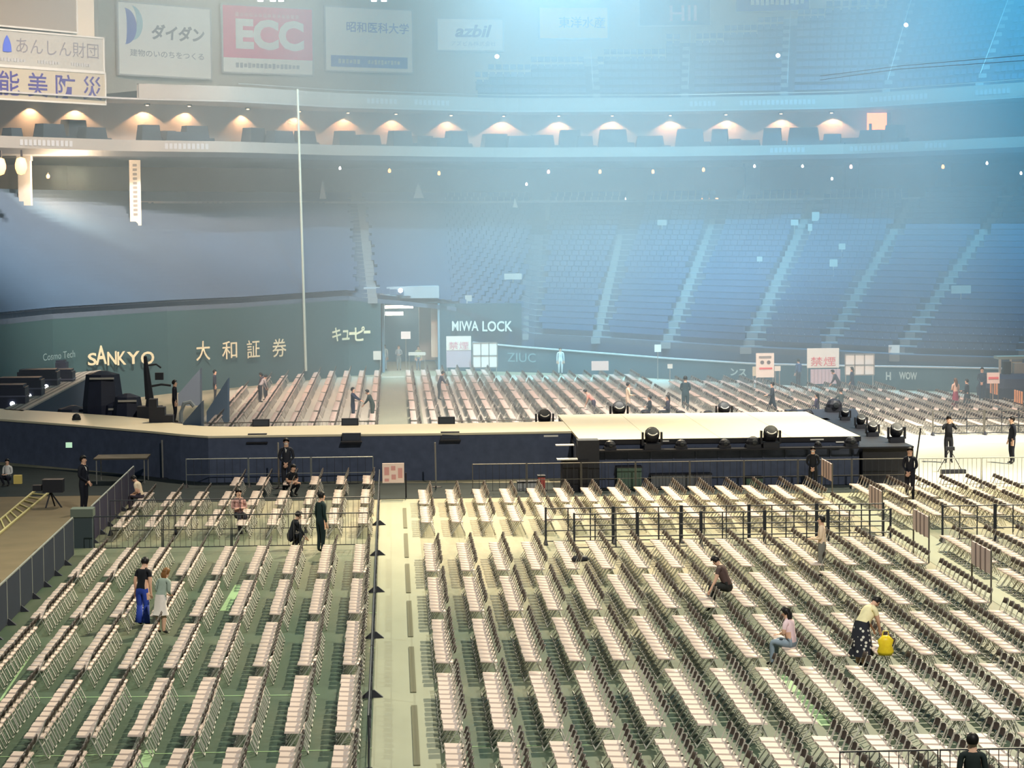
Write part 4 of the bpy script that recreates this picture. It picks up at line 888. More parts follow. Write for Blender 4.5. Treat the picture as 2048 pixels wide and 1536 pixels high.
for base, nm in [(81, 'nearest the stage'), (72.6, 'just behind the black grid barriers'), (66.2, 'just before the black grid barriers'), (59.2, 'nearest the camera')]:
    striped(0, 0, 0, 100, 15.2, base, 'rose striped panel on the second walkway, '+nm, rose)
p = UZ(1996, 818, 0); striped(0, 0, 0, 100, p.x, p.y, 'orange striped panel at far right behind the guards', mat('board_orange', (.90,.42,.22), .6), 1.6)
p = UZ(2046, 838, 0); striped(0, 0, 0, 100, p.x, p.y, 'orange striped panel cut by the right edge', mat('board_orange', (.90,.42,.22), .6), 1.6)
# dark equipment at far right
p = UZ(2030, 800, 0); t = thing('draped_truck', 'large dark draped equipment pile at the far right edge', 'equipment', (p.x+.6, p.y+1.5, 0))
q = MB(); q.lathe([(1.9,0),(1.95,.6),(1.7,1.1),(1.1,1.3),(.2,1.35)], 12, Matrix.Diagonal((1.2,.7,1,1))); q.obj('drape', mat('drape_navy', (.03,.04,.08), .7), t)
MB().box(-.9,-.5,-.3,.1,1.25,2.0).obj('case', dark_plastic, t); MB().box(-.3,.5,-.2,.2,1.3,1.9).obj('case', steel, t)
p = UZ(1858, 775, 0); tag(MB().lathe([(.28,0),(.33,.9),(.3,1.6),(.12,1.95)], 10, Matrix.Translation((p.x, p.y, 0))).obj('draped_stand', mat('drape_dark2', (.03,.06,.10), .8)), 'tall narrow dark draped stand at right before the low wall', 'draped stand')
p = UZ(1935, 765, 0); t = thing('booth', 'pale shelter frame with beige panel before the right low wall', 'booth', (p.x, 128, 0))
MB().box(-1.1, 1.2, 0, 1, 2.05, 2.2).obj('roof', mat('booth_green', (.30,.38,.34), .6), t); q = MB()
for x in (-1.0, -.4, 1.1): MB().box(x-.06, x+.06, 0, .1, 0, 2.05).obj('post', mat('booth_pale', (.55,.56,.50), .6), t)
MB().box(-.35, .25, .1, .2, .5, 1.9).obj('panel', mat('booth_beige', (.60,.50,.32), .6), t)
q = MB(); p = UZ(1597, 885, 0)
# ---------------------------------------------------------------- folding chairs
seat_m = mat('chair_seat', (.66,.53,.46), .45, var=.08, scale=1); back_m = mat('chair_back', (.055,.04,.035), .5, var=.2, scale=2); tube_m = mat('chair_tube', (.60,.58,.52), .5, .3)
def arc_back(mb, zs=((.63,.185),(.70,.205),(.77,.22)), n=4):
    vs = []
    for z, x in zs:
        for k in range(n+1):
            y = -.18+.36*k/n; vs.append((x+.035*(1-(y/.18)**2)-.02, y, z+(0 if z < .66 else -.03*(y/.18)**4)))
    m_ = len(vs); vs += [(x+.028, y, z) for x, y, z in vs]; w = n+1; fs = []
    for r in range(len(zs)-1):
        for k in range(n):
            i = r*w+k; fs.append((i, i+w, i+w+1, i+1)); j = m_+i; fs.append((j, j+1, j+w+1, j+w))
    R_ = len(zs)-1
    for k in range(n): fs.append((k, k+1, m_+k+1, m_+k)); a = R_*w+k; fs.append((a, m_+a, m_+a+1, a+1))
    for r in range(R_): a = r*w; fs.append((a, m_+a, m_+a+w, a+w)); a = r*w+n; fs.append((a, a+w, m_+a+w, m_+a))
    mb.add(vs, fs)
def seat_shape(mb):
    mb.add([(-.20,-.18,.42),(.17,-.175,.41),(.17,.175,.41),(-.20,.18,.42),(-.19,-.165,.458),(.16,-.16,.443),(.16,.16,.443),(-.19,.165,.458)], [(0,3,2,1),(4,5,6,7),(0,1,5,4),(1,2,6,5),(2,3,7,6),(3,0,4,7)])
def front_frame(mb, n=5):
    mb.tube([(-.22,-.19,.0),(.08,-.19,.42),(.22,-.185,.76)], .013, n, False); mb.tube([(-.22,.19,.0),(.08,.19,.42),(.22,.185,.76)], .013, n, False); mb.tube([(-.215,-.19,.02),(-.215,.19,.02)], .012, n, False)
def rear_frame(mb, n=5):
    mb.tube([(.06,-.15,.41),(.22,-.14,.06),(.235,-.09,.015),(.235,.09,.015),(.22,.14,.06),(.06,.15,.41)], .013, n, False); mb.tube([(.13,-.15,.27),(.13,.15,.27)], .009, n, False)
proto = thing('folding_chair', 'x', 'chair'); q = MB(); seat_shape(q); q.obj('seat', seat_m, proto); q = MB(); arc_back(q); q.obj('backrest', back_m, proto)
q = MB(); front_frame(q); q.obj('front_leg_frame', tube_m, proto); q = MB(); rear_frame(q); q.obj('rear_leg_frame', tube_m, proto)
bulk = MB(); seat_shape(bulk); bulk.mi = 1; arc_back(bulk, ((.63,.185),(.77,.22)), 2); bulk.mi = 2; front_frame(bulk, 3); rear_frame(bulk, 3)
PX, PY, CP = .95, 6.6666, .464
rnd = random.Random(3)
chairs = []
def rowX(k): return .845+.2+PX*k if k >= 0 else -1.137+.2+PX*(k+1)
def add_row(k, y_far, n, blk, shift=0):
    for j in range(n):
        x = rowX(k)+(1.0 if k >= 15 else 0)+rnd.uniform(-.012, .012); y = y_far-.2-CP*j+rnd.uniform(-.01, .01)
        chairs.append((x, y, k, j, n, blk))
for b in range(5):
    yf = 42.0588+PY*b
    for k in range(-9, 21): add_row(k, yf, 12, b)
for k in range(-9, 21):
    add_row(k, 78.0-.3, 9, 5)
    add_row(k, 83.0-(.4 if k >= 0 else 0), 9, 6)
    if k < 0 and k > -7: add_row(k, 87.6, 6, 7)
for b in range(7):
    yf = 111.0+6.55*b+.2
    for k in range(-9, 48):
        x = rowX(k)+(1.0 if k >= 15 else 0)
        u, v = PJ((x, yf, .8))
        if u < 415 or u > 2180: continue
        # the back field ends at the low wall on the right
        if yf > np.interp(x, [GX1+1, 8, 16, 22, 28, 36, 45], [151.5, 149.5, 144, 137, 130, 122, 116]) and x > 3: continue
        if b >= 5 and x < -8: continue
        if x > 30 and b > 1: continue
        add_row(k, yf, 12, 10+b)
for k in range(18, 40): add_row(k, 107.5, 3, 9)
# keep clear of stage gear and people
vis = []
for c in chairs:
    x, y = c[0], c[1]
    if 84 < y < 104 and x > -7 and c[5] > 7: continue
    u, v = PJ((x, y, .5))
    if u < -260 or u > 2300 or v > 1720: continue
    if c[5] >= 9 and y < 104 and x < 18: continue
    vis.append((c, u, v))
inframe = [(c, u, v) for c, u, v in vis if 8 < u < 2040 and v < 1532]
inframe.sort(key=lambda r: r[0][1])
near_set = set(id(c) for c, u, v in inframe[:300])
occupied = []
BL = ['bottom block', 'second block', 'third block', 'fourth block', 'fifth block']
first = True
nv = np.array(bulk.v, 'f'); nf = bulk.f; nm = bulk.m
pos = []
for c, u, v in vis:
    x, y, k, j, n, b = c
    rz = rnd.uniform(-.03, .03)
    if id(c) in near_set:
        row = ORD[-k if k < 0 else k+1]; side = 'left' if k < 0 else 'right'
        lb = 'folding chair %s from the far end, %s row %s of the walkway, %s' % (ORD[j+1], row, side, BL[b])
        if first:
            proto.location = (x, y, 0); proto.rotation_euler = (0, 0, rz); proto['label'] = lb; proto['group'] = 'folding chairs in the nearest blocks'; first = False
        else: copy_thing(proto, (x, y, 0), rz, lb, 'folding chairs in the nearest blocks')
    else: pos.append((x, y, rz))
pos = np.array(pos, 'f'); M_ = len(pos); nvn = len(nv)
cs, sn = np.cos(pos[:, 2])[:, None], np.sin(pos[:, 2])[:, None]
V = np.empty((M_, nvn, 3), 'f'); V[:, :, 0] = nv[None, :, 0]*cs-nv[None, :, 1]*sn+pos[:, 0:1]; V[:, :, 1] = nv[None, :, 0]*sn+nv[None, :, 1]*cs+pos[:, 1:2]; V[:, :, 2] = nv[None, :, 2]
me = bpy.data.meshes.new('folding_chairs'); lens = np.array([len(f) for f in nf]); flat = np.array([i for f in nf for i in f])
NL = len(flat); NF = len(nf)
me.vertices.add(M_*nvn); me.vertices.foreach_set('co', V.ravel())
me.loops.add(M_*NL); me.loops.foreach_set('vertex_index', (flat[None, :]+np.arange(M_)[:, None]*nvn).ravel().astype('i'))
me.polygons.add(M_*NF); st_ = np.r_[0, np.cumsum(lens)[:-1]]
me.polygons.foreach_set('loop_start', (st_[None, :]+np.arange(M_)[:, None]*NL).ravel().astype('i'))
me.polygons.foreach_set('material_index', np.tile(np.array(nm), M_).astype('i'))
for mm in (seat_m, back_m, tube_m): me.materials.append(mm)
me.update(calc_edges=True)
o = bpy.data.objects.new('folding_chairs', me); COL.objects.link(o)
tag(o, 'thousands of cream-seated folding chairs in rows beyond the nearest blocks, before and behind the stage', 'chairs', kind='stuff')
print('chairs', len(vis), 'bulk', M_)

# ---------------------------------------------------------------- people
def rotx(p, a, c):
    y, z = p[1]-c[1], p[2]-c[2]; return (p[0], c[1]+y*math.cos(a)+z*math.sin(a), c[2]-y*math.sin(a)+z*math.cos(a))
def pose(kind='stand', arms='down', lean=0., head=0., seatz=.45):
    J = {}; P = (0, 0, .93); J['pelvis'] = P
    up = dict(spine=(0,0,1.09), chest=(0,.01,1.27), nb=(0,0,1.41), neck=(0,.01,1.48), head=(0,.03,1.57), top=(0,.02,1.665))
    for s, S_ in ((-1, 'L'), (1, 'R')):
        up['sh'+S_] = (.175*s, 0, 1.385)
        A = {'down': ((.215*s,-.02,1.12),(.225*s,.05,.88)), 'front': ((.21*s,.02,1.12),(.10*s,.24,1.10)), 'fold': ((.23*s,.06,1.14),(-.06*s,.22,1.14)), 'face': ((.25*s,.20,1.26),(.09*s,.27,1.50)),
             'reach': ((.20*s,.18,1.22),(.14*s,.40,1.10)), 'clasp': ((.23*s,.0,1.13),(.05*s,.17,.95)), 'back': ((.25*s,-.08,1.13),(.05*s,-.15,.95)), 'spread': ((.30*s,.10,1.18),(.42*s,.25,1.02)), 'one': ((.215*s,-.02,1.12),(.225*s,.05,.88)) if s < 0 else ((.22*s,.16,1.25),(.10*s,.30,1.42))}[arms]
        up['el'+S_], up['wr'+S_] = A
        e, w = Vector(A[0]), Vector(A[1]); d = (w-e).normalized(); up['pa'+S_] = tuple(w+d*.08)
        sd = d.cross(Vector((0,1,0) if abs(d.z) > .5 else (0,0,1))).normalized()
        for f in range(4): up['f%d%s' % (f, S_)] = tuple(w+d*(.125+.01*(f in (1, 2)))+sd*(.024*(f-1.5))); up['g%d%s' % (f, S_)] = tuple(w+d*(.165+.012*(f in (1, 2))-.01*(f == 3))+sd*(.028*(f-1.5))+Vector((0,.0,-.012)))
        up['t0'+S_] = tuple(w+d*.06-sd*.045*s); up['t1'+S_] = tuple(w+d*.10-sd*.06*s)
    for k in up: J[k] = rotx(up[k], lean, P)
    if head:
        for k in ('head', 'top'): J[k] = rotx(J[k], head, J['neck'])
    for s, S_ in ((-1, 'L'), (1, 'R')):
        J['hi'+S_] = (.09*s, 0, .90)
        if kind == 'walk': kn, an, to = (.09*s,.16*s+.02,.50), (.09*s,.30*s-.05,.10), (.09*s,.30*s+.10,.05)
        elif kind == 'sit': kn, an, to = (.10*s,.42,.93), (.11*s,.42,.50), (.11*s,.56,.45)
        elif kind == 'crouch': kn, an, to = (.16*s,.36,1.03), (.12*s,.12,.66), (.12*s,.28,.62)
        elif kind == 'kneel': kn, an, to = (.12*s,.30,.62), (.12*s,-.08,.55), (.12*s,-.2,.52)
        else: kn, an, to = (.095*s,.025,.49), (.10*s,-.02,.09), (.115*s,.13,.04)
        J['kn'+S_], J['an'+S_], J['to'+S_] = kn, an, to
    drop = {'sit': .93-(seatz+.11), 'crouch': .57, 'kneel': .47}.get(kind, 0)
    if drop:
        for k in J: J[k] = (J[k][0], J[k][1], J[k][2]-drop)
        if kind == 'sit':
            for S_ in 'LR':
                a = J['an'+S_]; J['an'+S_] = (a[0], a[1], .09); t = J['to'+S_]; J['to'+S_] = (t[0], t[1], .04)
    return J
EDG = [('pelvis','spine','t'),('spine','chest','t'),('chest','nb','t'),('nb','neck','k'),('neck','head','k'),('head','top','k')]
for S_ in 'LR': EDG += [('nb','sh'+S_,'t'),('sh'+S_,'el'+S_,'a'),('el'+S_,'wr'+S_,'f'),('wr'+S_,'pa'+S_,'h'),('pelvis','hi'+S_,'l'),('hi'+S_,'kn'+S_,'l'),('kn'+S_,'an'+S_,'s'),('an'+S_,'to'+S_,'o')]
RAD = dict(pelvis=(.155,.115), spine=(.135,.105), chest=(.165,.115), nb=(.09,.075), neck=(.055,.055), head=(.088,.098), top=(.07,.08), sh=(.07,.066), el=(.05,.048), wr=(.028,.025), pa=(.036,.018), hi=(.11,.11), kn=(.072,.072), an=(.042,.046), to=(.038,.030))
def person(name_label, u, vf, yaw, kind='stand', arms='down', lean=0., head=0., h=1.70, top=(.02,.02,.03), leg=(.02,.02,.03), sleeve='long', hair=(.012,.010,.010), hairlen=0, shoe=(.02,.02,.02), extras=(), detail=True, seatz=.45, z=0., at=None, heavy=1., calf=None):
    J = pose(kind, arms, lean, head, seatz); sc = h/1.70
    p = at if at is not None else UZ(u, vf, z)
    t = thing('person', name_label, 'person', p, math.radians(yaw))
    edges = list(EDG)
    if detail:
        for S_ in 'LR':
            for f in range(4): edges += [('pa'+S_, 'f%d%s' % (f, S_), 'h'), ('f%d%s' % (f, S_), 'g%d%s' % (f, S_), 'h')]
            edges += [('wr'+S_, 't0'+S_, 'h'), ('t0'+S_, 't1'+S_, 'h')]
    names = sorted(set(a for e in edges for a in e[:2])); names.remove('pelvis'); names = ['pelvis']+names
    me = bpy.data.meshes.new('body'); me.from_pydata([Vector(J[n])*sc for n in names], [(names.index(a), names.index(b)) for a, b, _ in edges], [])
    o = bpy.data.objects.new('body', me); COL.objects.link(o)
    mod = o.modifiers.new('Skin', 'SKIN'); sv = me.skin_vertices[0].data
    for i, n in enumerate(names):
        k = n.rstrip('LR'); r = RAD.get(k, (.0105, .0095)); wd = heavy if k in ('pelvis','spine','chest','hi','kn') else 1.
        sv[i].radius = (r[0]*sc*wd, r[1]*sc*wd); sv[i].use_root = (n == 'pelvis')
    mod.use_smooth_shade = True
    sb_ = o.modifiers.new('Subsurf', 'SUBSURF'); sb_.levels = 1; sb_.render_levels = 1
    bpy.context.view_layer.update()
    bm_ = bpy.data.meshes.new_from_object(o.evaluated_get(bpy.context.evaluated_depsgraph_get())); bpy.data.objects.remove(o); bpy.data.meshes.remove(me)
    bo = bpy.data.objects.new('body', bm_); COL.objects.link(bo); bo.parent = t
    def cm(c, n): return mat('%s_%02x%02x%02x' % (n, int(c[0]*255), int(c[1]*255), int(c[2]*255)), c, .75, var=.12, scale=12)
    ms = [cm(top, 'cloth'), cm(leg, 'cloth'), skin_m, cm(shoe, 'shoe')]
    bm_.materials.clear()
    for x in ms: bm_.materials.append(x)
    A_ = np.array([Vector(J[a])*sc for a, b, _ in edges]); B_ = np.array([Vector(J[b])*sc for a, b, _ in edges]); kd = [e[2] for e in edges]
    nP = len(bm_.polygons); C_ = np.empty(nP*3, 'f'); bm_.polygons.foreach_get('center', C_); C_ = C_.reshape(-1, 3)
    d = B_-A_; L2_ = (d**2).sum(1)
    tt_ = np.clip(((C_[:, None, :]-A_[None])*d[None]).sum(2)/L2_[None], 0, 1)
    dist = np.linalg.norm(A_[None]+tt_[:, :, None]*d[None]-C_[:, None, :], axis=2); ix = dist.argmin(1)
    mi = []
    for i in range(nP):
        k = kd[ix[i]]; tv = tt_[i, ix[i]]
        if k == 't': m_ = 0
        elif k == 'k': m_ = 2
        elif k == 'a': m_ = 0 if (sleeve == 'long' or tv < .62 and sleeve == 'short') else 2
        elif k == 'f': m_ = 0 if sleeve == 'long' else 2
        elif k == 'h': m_ = 2
        elif k == 'l': m_ = 1
        elif k == 's': m_ = 1 if calf is None else 2
        else: m_ = 3
        mi.append(m_)
    bm_.polygons.foreach_set('material_index', mi); bm_.polygons.foreach_set('use_smooth', [True]*nP)
    # head frame
    hc = (Vector(J['head'])*.55+Vector(J['top'])*.45)*sc; zx = (Vector(J['top'])-Vector(J['neck'])).normalized(); xx = Vector((1,0,0)); yy = zx.cross(xx).normalized()
    HM = Matrix(((xx.x,yy.x,zx.x,hc.x),(xx.y,yy.y,zx.y,hc.y),(xx.z,yy.z,zx.z,hc.z),(0,0,0,1))) @ Matrix.Scale(sc, 4)
    q = MB(); vs = []; n = 14; rings = 7
    for r in range(rings+1):
        ph = math.pi*.5*(1-r/rings*1.0) if r < rings else 0
        ph = math.pi/2-(math.pi*.70)*r/rings
        for k in range(n):
            th = 2*math.pi*k/n; fy = math.sin(th)
            lim = ph if fy < .35 else max(ph, math.radians(28))
            cl = max(.55, math.cos(lim)) if lim < 0 else math.cos(lim); vs.append(HM @ Vector((.104*cl*math.cos(th), .118*cl*fy-.012, .118*math.sin(lim)+.022)))
    q.add(vs, [(i*n+k, i*n+(k+1) % n, (i+1)*n+(k+1) % n, (i+1)*n+k) for i in range(rings) for k in range(n)])
    if hairlen:
        pts = [HM @ Vector((0, -.05, .06)), HM @ Vector((0, -.095, -.05)), HM @ Vector((0, -.10, -.05))-Vector((0,0,hairlen*.5*sc)), HM @ Vector((0, -.09, -.05))-Vector((0,0,hairlen*sc))]
        base = len(q.v); vs = []
        for i_, p_ in enumerate(pts):
            w0 = [.085,.095,.085,.04][i_]*sc; d0 = [.05,.045,.035,.02][i_]*sc
            for k in range(10):
                a_ = 2*math.pi*k/10; vs.append(p_+Vector((w0*math.cos(a_), d0*math.sin(a_), 0)))
        q.add(vs, [(i*10+k, i*10+(k+1) % 10, (i+1)*10+(k+1) % 10, (i+1)*10+k) for i in range(3) for k in range(10)]+[tuple(range(30, 40))])
    q.obj('hair', mat('hair_%02x' % int(hair[0]*255), hair, .5, var=.2, scale=40), t, True)
    q = MB(); q.lathe([(.001,-.016),(.014,-.012),(.008,.018),(.001,.022)], 8, HM @ Matrix.Translation((0, .098, -.015)))
    for s in (-1, 1): q.lathe([(.001,-.028),(.014,-.018),(.016,.015),(.001,.026)], 8, HM @ Matrix.Translation((s*.086, 0, -.01)) @ Matrix.Diagonal((.5,1,1,1)))
    q.obj('nose_and_ears', skin_m, t, True)
    q = MB()
    for s in (-1, 1): q.lathe([(.001,-.007),(.012,0),(.001,.007)], 8, HM @ Matrix.Translation((s*.034, .088, .012)) @ Matrix.Diagonal((1,.5,1,1)))
    q.box(-.022, .022, .088, .096, -.060, -.053, HM); q.obj('eyes_and_mouth', mat('face_dark', (.08,.03,.03), .5), t)
    for e in extras:
        k, c = e[0], e[1]; pc = Vector(J['pelvis'])*sc
        if k == 'skirt':
            Ls = e[2]*sc; q = MB(); n = 20; rs = [(.135,.10,.10),(.165,.13,-.05),(.20,.16,-.3),(.235,.20,-Ls)]
            if kind in ('sit', 'crouch'): off = .12
            else: off = 0
            vs = []
            for i_, (a_, b_, zz) in enumerate(rs):
                for kk in range(n):
                    an_ = 2*math.pi*kk/n; w_ = 1+.06*math.cos(an_*6)*i_/3; vs.append(pc+Vector((a_*heavy*w_*math.cos(an_)*sc, (b_*heavy*w_*math.sin(an_)+off*i_/3)*sc, max(zz*1., -Ls))))
            q.add(vs, [(i*n+kk, i*n+(kk+1) % n, (i+1)*n+(kk+1) % n, (i+1)*n+kk) for i in range(3) for kk in range(n)])
            if len(e) > 3:
                M2 = bpy.data.materials.get('floral_skirt') or bpy.data.materials.new('floral_skirt'); M2.use_nodes = True; N = M2.node_tree.nodes
                if 'vor' not in N:
                    vo = N.new('ShaderNodeTexVoronoi'); vo.name = 'vor'; vo.inputs['Scale'].default_value = 9; cr = N.new('ShaderNodeValToRGB'); cr.color_ramp.interpolation = 'CONSTANT'
                    cr.color_ramp.elements[0].color = (.75,.75,.70,1); cr.color_ramp.elements[1].position = .27; cr.color_ramp.elements[1].color = (.015,.017,.03,1); tc = N.new('ShaderNodeTexCoord')
                    M2.node_tree.links.new(tc.outputs['Object'], vo.inputs['Vector']); M2.node_tree.links.new(vo.outputs['Distance'], cr.inputs[0]); M2.node_tree.links.new(cr.outputs[0], N['Principled BSDF'].inputs['Base Color']); N['Principled BSDF'].inputs['Roughness'].default_value = .8
                q.obj('skirt', M2, t, True)
            else: q.obj('skirt', cm(c, 'cloth'), t, True)
        elif k == 'shirt':
            a_ = Vector(J['chest'])*sc; b_ = Vector(J['nb'])*sc; up_ = (b_-a_).normalized(); fw = Vector((0,1,0)); fw = (fw-up_*fw.dot(up_)).normalized(); q = MB()
            P0 = a_+fw*.115*sc; P1 = b_+fw*.075*sc+up_*.03
            q.add([P0+fw*.012, P1-Vector((.045,0,0)), P1+Vector((.045,0,0)), P0, P1-Vector((.045,0,0))-fw*.03, P1+Vector((.045,0,0))-fw*.03], [(0,2,1),(3,4,5),(0,1,4,3),(0,3,5,2),(1,2,5,4)])
            q.obj('shirt_front', cm(c, 'cloth'), t)
        elif k == 'mask':
            q = MB(); q.lathe([(.001,.0),(.05,.01),(.055,.05),(.03,.07)], 10, HM @ Matrix.Translation((0,.055,-.075)) @ Matrix.Diagonal((1,.85,1,1))); q.obj('face_mask', cm(c, 'cloth'), t)
        elif k == 'flare':
            for S_ in 'LR':
                q = MB(); a_ = Vector(J['kn'+S_])*sc; b_ = Vector(J['an'+S_])*sc; q.tube([a_+Vector((0,0,.05)), a_.lerp(b_, .5), b_+Vector((0,0,.0))], [.075*sc, .085*sc, .11*sc], 12); q.obj('trouser_leg', cm(leg, 'cloth'), t, True)
    return t
BK = (.012,.014,.02); DK = (.025,.028,.04); SUIT = (.010,.012,.022); WH = (.80,.78,.74)
sh = ('shirt', WH)
person('man in black suit and white shirt standing by the bare floor at left', 168, 1026, -115, 'stand', 'clasp', h=1.93, top=SUIT, leg=SUIT, extras=(sh,), z=0)
person('person in dark jacket and white mask standing before the runway skirt', 574, 985, 175, 'stand', 'clasp', h=1.95, top=DK, leg=DK, extras=(sh, ('mask', WH)))
person('crouching person in black with bare forearms behind the left chairs', 580, 992, -140, 'crouch', 'fold', lean=.3, h=1.75, top=BK, leg=BK, sleeve='short')
person('man in dark green-black suit standing at left barriers, back half turned', 642, 1106, -55, 'stand', 'down', lean=.05, h=1.80, top=(.012,.03,.03), leg=(.012,.025,.028))
person('seated person in cream top looking down at far left chairs', 283, 1022, 70, 'sit', 'front', lean=.35, head=.3, h=1.6, top=(.80,.66,.48), leg=(.06,.05,.07), sleeve='short')
person('seated person with crossed arms in rose and cream top behind left barriers', 478, 1064, -160, 'sit', 'fold', h=1.72, top=(.68,.40,.36), leg=(.03,.03,.04), sleeve='long', heavy=1.15)
person('dark figure bending behind the left barriers beside the suited man', 580, 1098, -70, 'crouch', 'reach', lean=.4, h=1.75, top=BK, leg=BK)
person('woman in black tee and bright blue wide trousers leaning between left rows', 286, 1252, -25, 'stand', 'down', lean=.18, head=.15, h=1.66, top=(.008,.009,.014), leg=(.03,.07,.42), sleeve='short', extras=(('flare', 0),), heavy=1.08)
person('woman with brown hair and grey-green top leaning beside the blue trousers', 322, 1268, -35, 'stand', 'front', lean=.35, h=1.58, top=(.33,.40,.34), leg=WH, hair=(.22,.10,.03), hairlen=.3, sleeve='long', calf=1, extras=(('skirt', (.86,.78,.72), .42),))
person('person in peach top and grey trousers standing in the right block', 1644, 1156, 75, 'stand', 'front', h=1.68, top=(.88,.68,.50), leg=(.22,.22,.20), sleeve='long', heavy=1.1)
person('person in dark brown shirt and black trousers perched on a chair in right rows', 1456, 1226, 60, 'sit', 'spread', lean=.4, head=.35, h=1.75, top=(.09,.055,.05), leg=(.02,.022,.022), sleeve='short', heavy=1.1, seatz=.55)
person('seated woman in pale pink tee and jeans with long black hair', 1582, 1334, 55, 'sit', 'fold', lean=.12, head=.25, h=1.66, top=(.88,.66,.70), leg=(.28,.36,.45), sleeve='short', hairlen=.40, heavy=1.12)
person('woman in pale yellow blouse and black floral skirt leaning to the right', 1722, 1334, -62, 'stand', 'reach', lean=.62, head=.3, h=1.66, top=(.92,.82,.50), leg=(.02,.02,.03), sleeve='short', calf=1, extras=(('skirt', DK, .66, 1),), heavy=1.3)
pb = UZ(1771, 1310, .46); t = thing('yellow_bag', 'bright yellow bag on a chair in front of the floral skirt', 'bag', (pb.x, pb.y, .46))
MB().lathe([(.13,0),(.17,.08),(.13,.2),(.16,.32),(.07,.42)], 12, Matrix.Diagonal((1.1,.7,1,1))).obj('bag_body', mat('bag_yellow', (1,.66,.03), .4, var=.2, scale=14), t, True)
q = MB(); q.tube([(-.08,0,.38),(-.05,0,.52),(.05,0,.52),(.08,0,.38)], .012, 6); q.obj('handle', mat('bag_yellow', (.90,.68,.04)), t)
person('person in black seen from behind, cut by the bottom edge at right', 1945, 1640, -10, 'stand', 'down', h=1.66, top=(.02,.03,.03), leg=BK, at=Vector((UY(1945, 1500, 36.4).x, 36.4, 0)))
person('security guard in black suit beside the right end of stage skirt', 1820, 1003, 150, 'stand', 'clasp', h=1.85, top=SUIT, leg=SUIT, extras=(sh,))
person('dark-clothed person in white mask behind the pit barrier', 1626, 985, 165, 'stand', 'clasp', h=1.62, top=BK, leg=BK, extras=(('mask', WH),))
person('man in black holding both hands to his face on the bare white floor', 1897, 926, 178, 'stand', 'face', h=1.85, top=BK, leg=BK)
person('man in black with cap-dark hair standing at the right edge, turned left', 2024, 928, 100, 'stand', 'down', h=1.86, top=SUIT, leg=SUIT, extras=(sh,))
person('man in dark suit standing behind the runway beside the wedge screen', 350, 0, -90, 'stand', 'down', h=1.78, top=SUIT, leg=SUIT, at=UY(350, 846, 100.2)*1+Vector((0,0,-0.0)))
person('dark figure standing among back chairs by the slanted screen', 428, 0, -90, 'stand', 'down', h=1.72, top=(.03,.035,.06), leg=DK, at=UZ(430, 803, 0))
person('dark-haired person crouching in the back left rows', 532, 0, 60, 'stand', 'reach', lean=.5, h=1.6, top=(.06,.05,.07), leg=DK, hairlen=.3, at=UZ(532, 801, 0))
person('second dark-haired person stooping in the back left rows', 520, 0, -60, 'stand', 'reach', lean=.6, h=1.6, top=(.40,.38,.40), leg=DK, at=UZ(520, 805, 0))
person('person in navy standing behind the runway left of centre walkway', 704, 0, -100, 'stand', 'reach', h=1.7, top=(.02,.025,.06), leg=(.02,.025,.06), at=UZ(706, 845, 0))
person('person in dark green stooping beside the centre walkway behind the runway', 745, 0, 80, 'stand', 'reach', lean=.4, h=1.65, top=(.03,.05,.045), leg=(.05,.07,.06), at=UZ(746, 845, 0), heavy=1.15)
person('faint navy figure stooping in the back rows right of the walkway', 880, 0, -80, 'stand', 'reach', lean=.35, h=1.6, top=(.05,.06,.12), leg=DK, at=UZ(878, 800, 0))
person('person in salmon top bending behind the stage left corner', 1185, 0, 80, 'stand', 'reach', lean=.7, h=1.6, top=(.70,.30,.25), leg=(.05,.04,.07), sleeve='short', at=UZ(1188, 838, 0))
person('person in cream clothes standing behind the stage left half', 1252, 0, -80, 'stand', 'front', h=1.7, top=(.86,.68,.50), leg=(.80,.64,.50), at=UZ(1256, 834, 0), heavy=1.1)
person('small dark seated figure behind the stage lamp', 1305, 0, 90, 'sit', 'fold', h=1.6, top=BK, leg=BK, at=UZ(1300, 843, 0))
person('seated person with long black hair behind the stage', 1334, 0, 90, 'sit', 'front', h=1.7, top=(.03,.025,.05), leg=BK, hairlen=.3, at=UZ(1336, 846, 0))
person('tall person in dark blue-green coat standing behind the stage centre', 1371, 0, 0, 'stand', 'clasp', h=1.85, top=(.02,.05,.07), leg=(.02,.05,.07), at=UZ(1371, 826, 0), heavy=1.15)
person('dark-dressed person walking behind the stage right half', 1543, 0, 85, 'walk', 'front', h=1.75, top=(.03,.04,.06), leg=(.02,.03,.05), at=UZ(1545, 836, 0))
person('long-haired person in purple-black sitting at the far stage edge right', 1632, 0, 60, 'sit', 'front', h=1.7, top=(.04,.03,.07), leg=BK, hairlen=.4, at=UZ(1634, 842, 0))
person('person in navy leaning over rows below the red lettered board', 1675, 0, 70, 'stand', 'reach', lean=.5, h=1.7, top=(.04,.05,.08), leg=DK, at=UZ(1678, 800, 0))
person('dark dressed woman standing right of the leaning navy figure', 1703, 0, 60, 'stand', 'down', h=1.65, top=(.02,.03,.08), leg=DK, hairlen=.2, at=UZ(1704, 795, 0), extras=(('skirt', (.02,.03,.08), .5),))
person('person crouching at the dark lamps behind stage right corner', 1682, 0, 30, 'crouch', 'reach', h=1.7, top=(.04,.06,.06), leg=DK, at=UZ(1682, 822, 0))
person('faint blue figure in the far right rows left of red board', 1597, 0, 30, 'stand', 'down', h=1.65, top=(.05,.09,.18), leg=DK, at=UZ(1597, 775, 0))
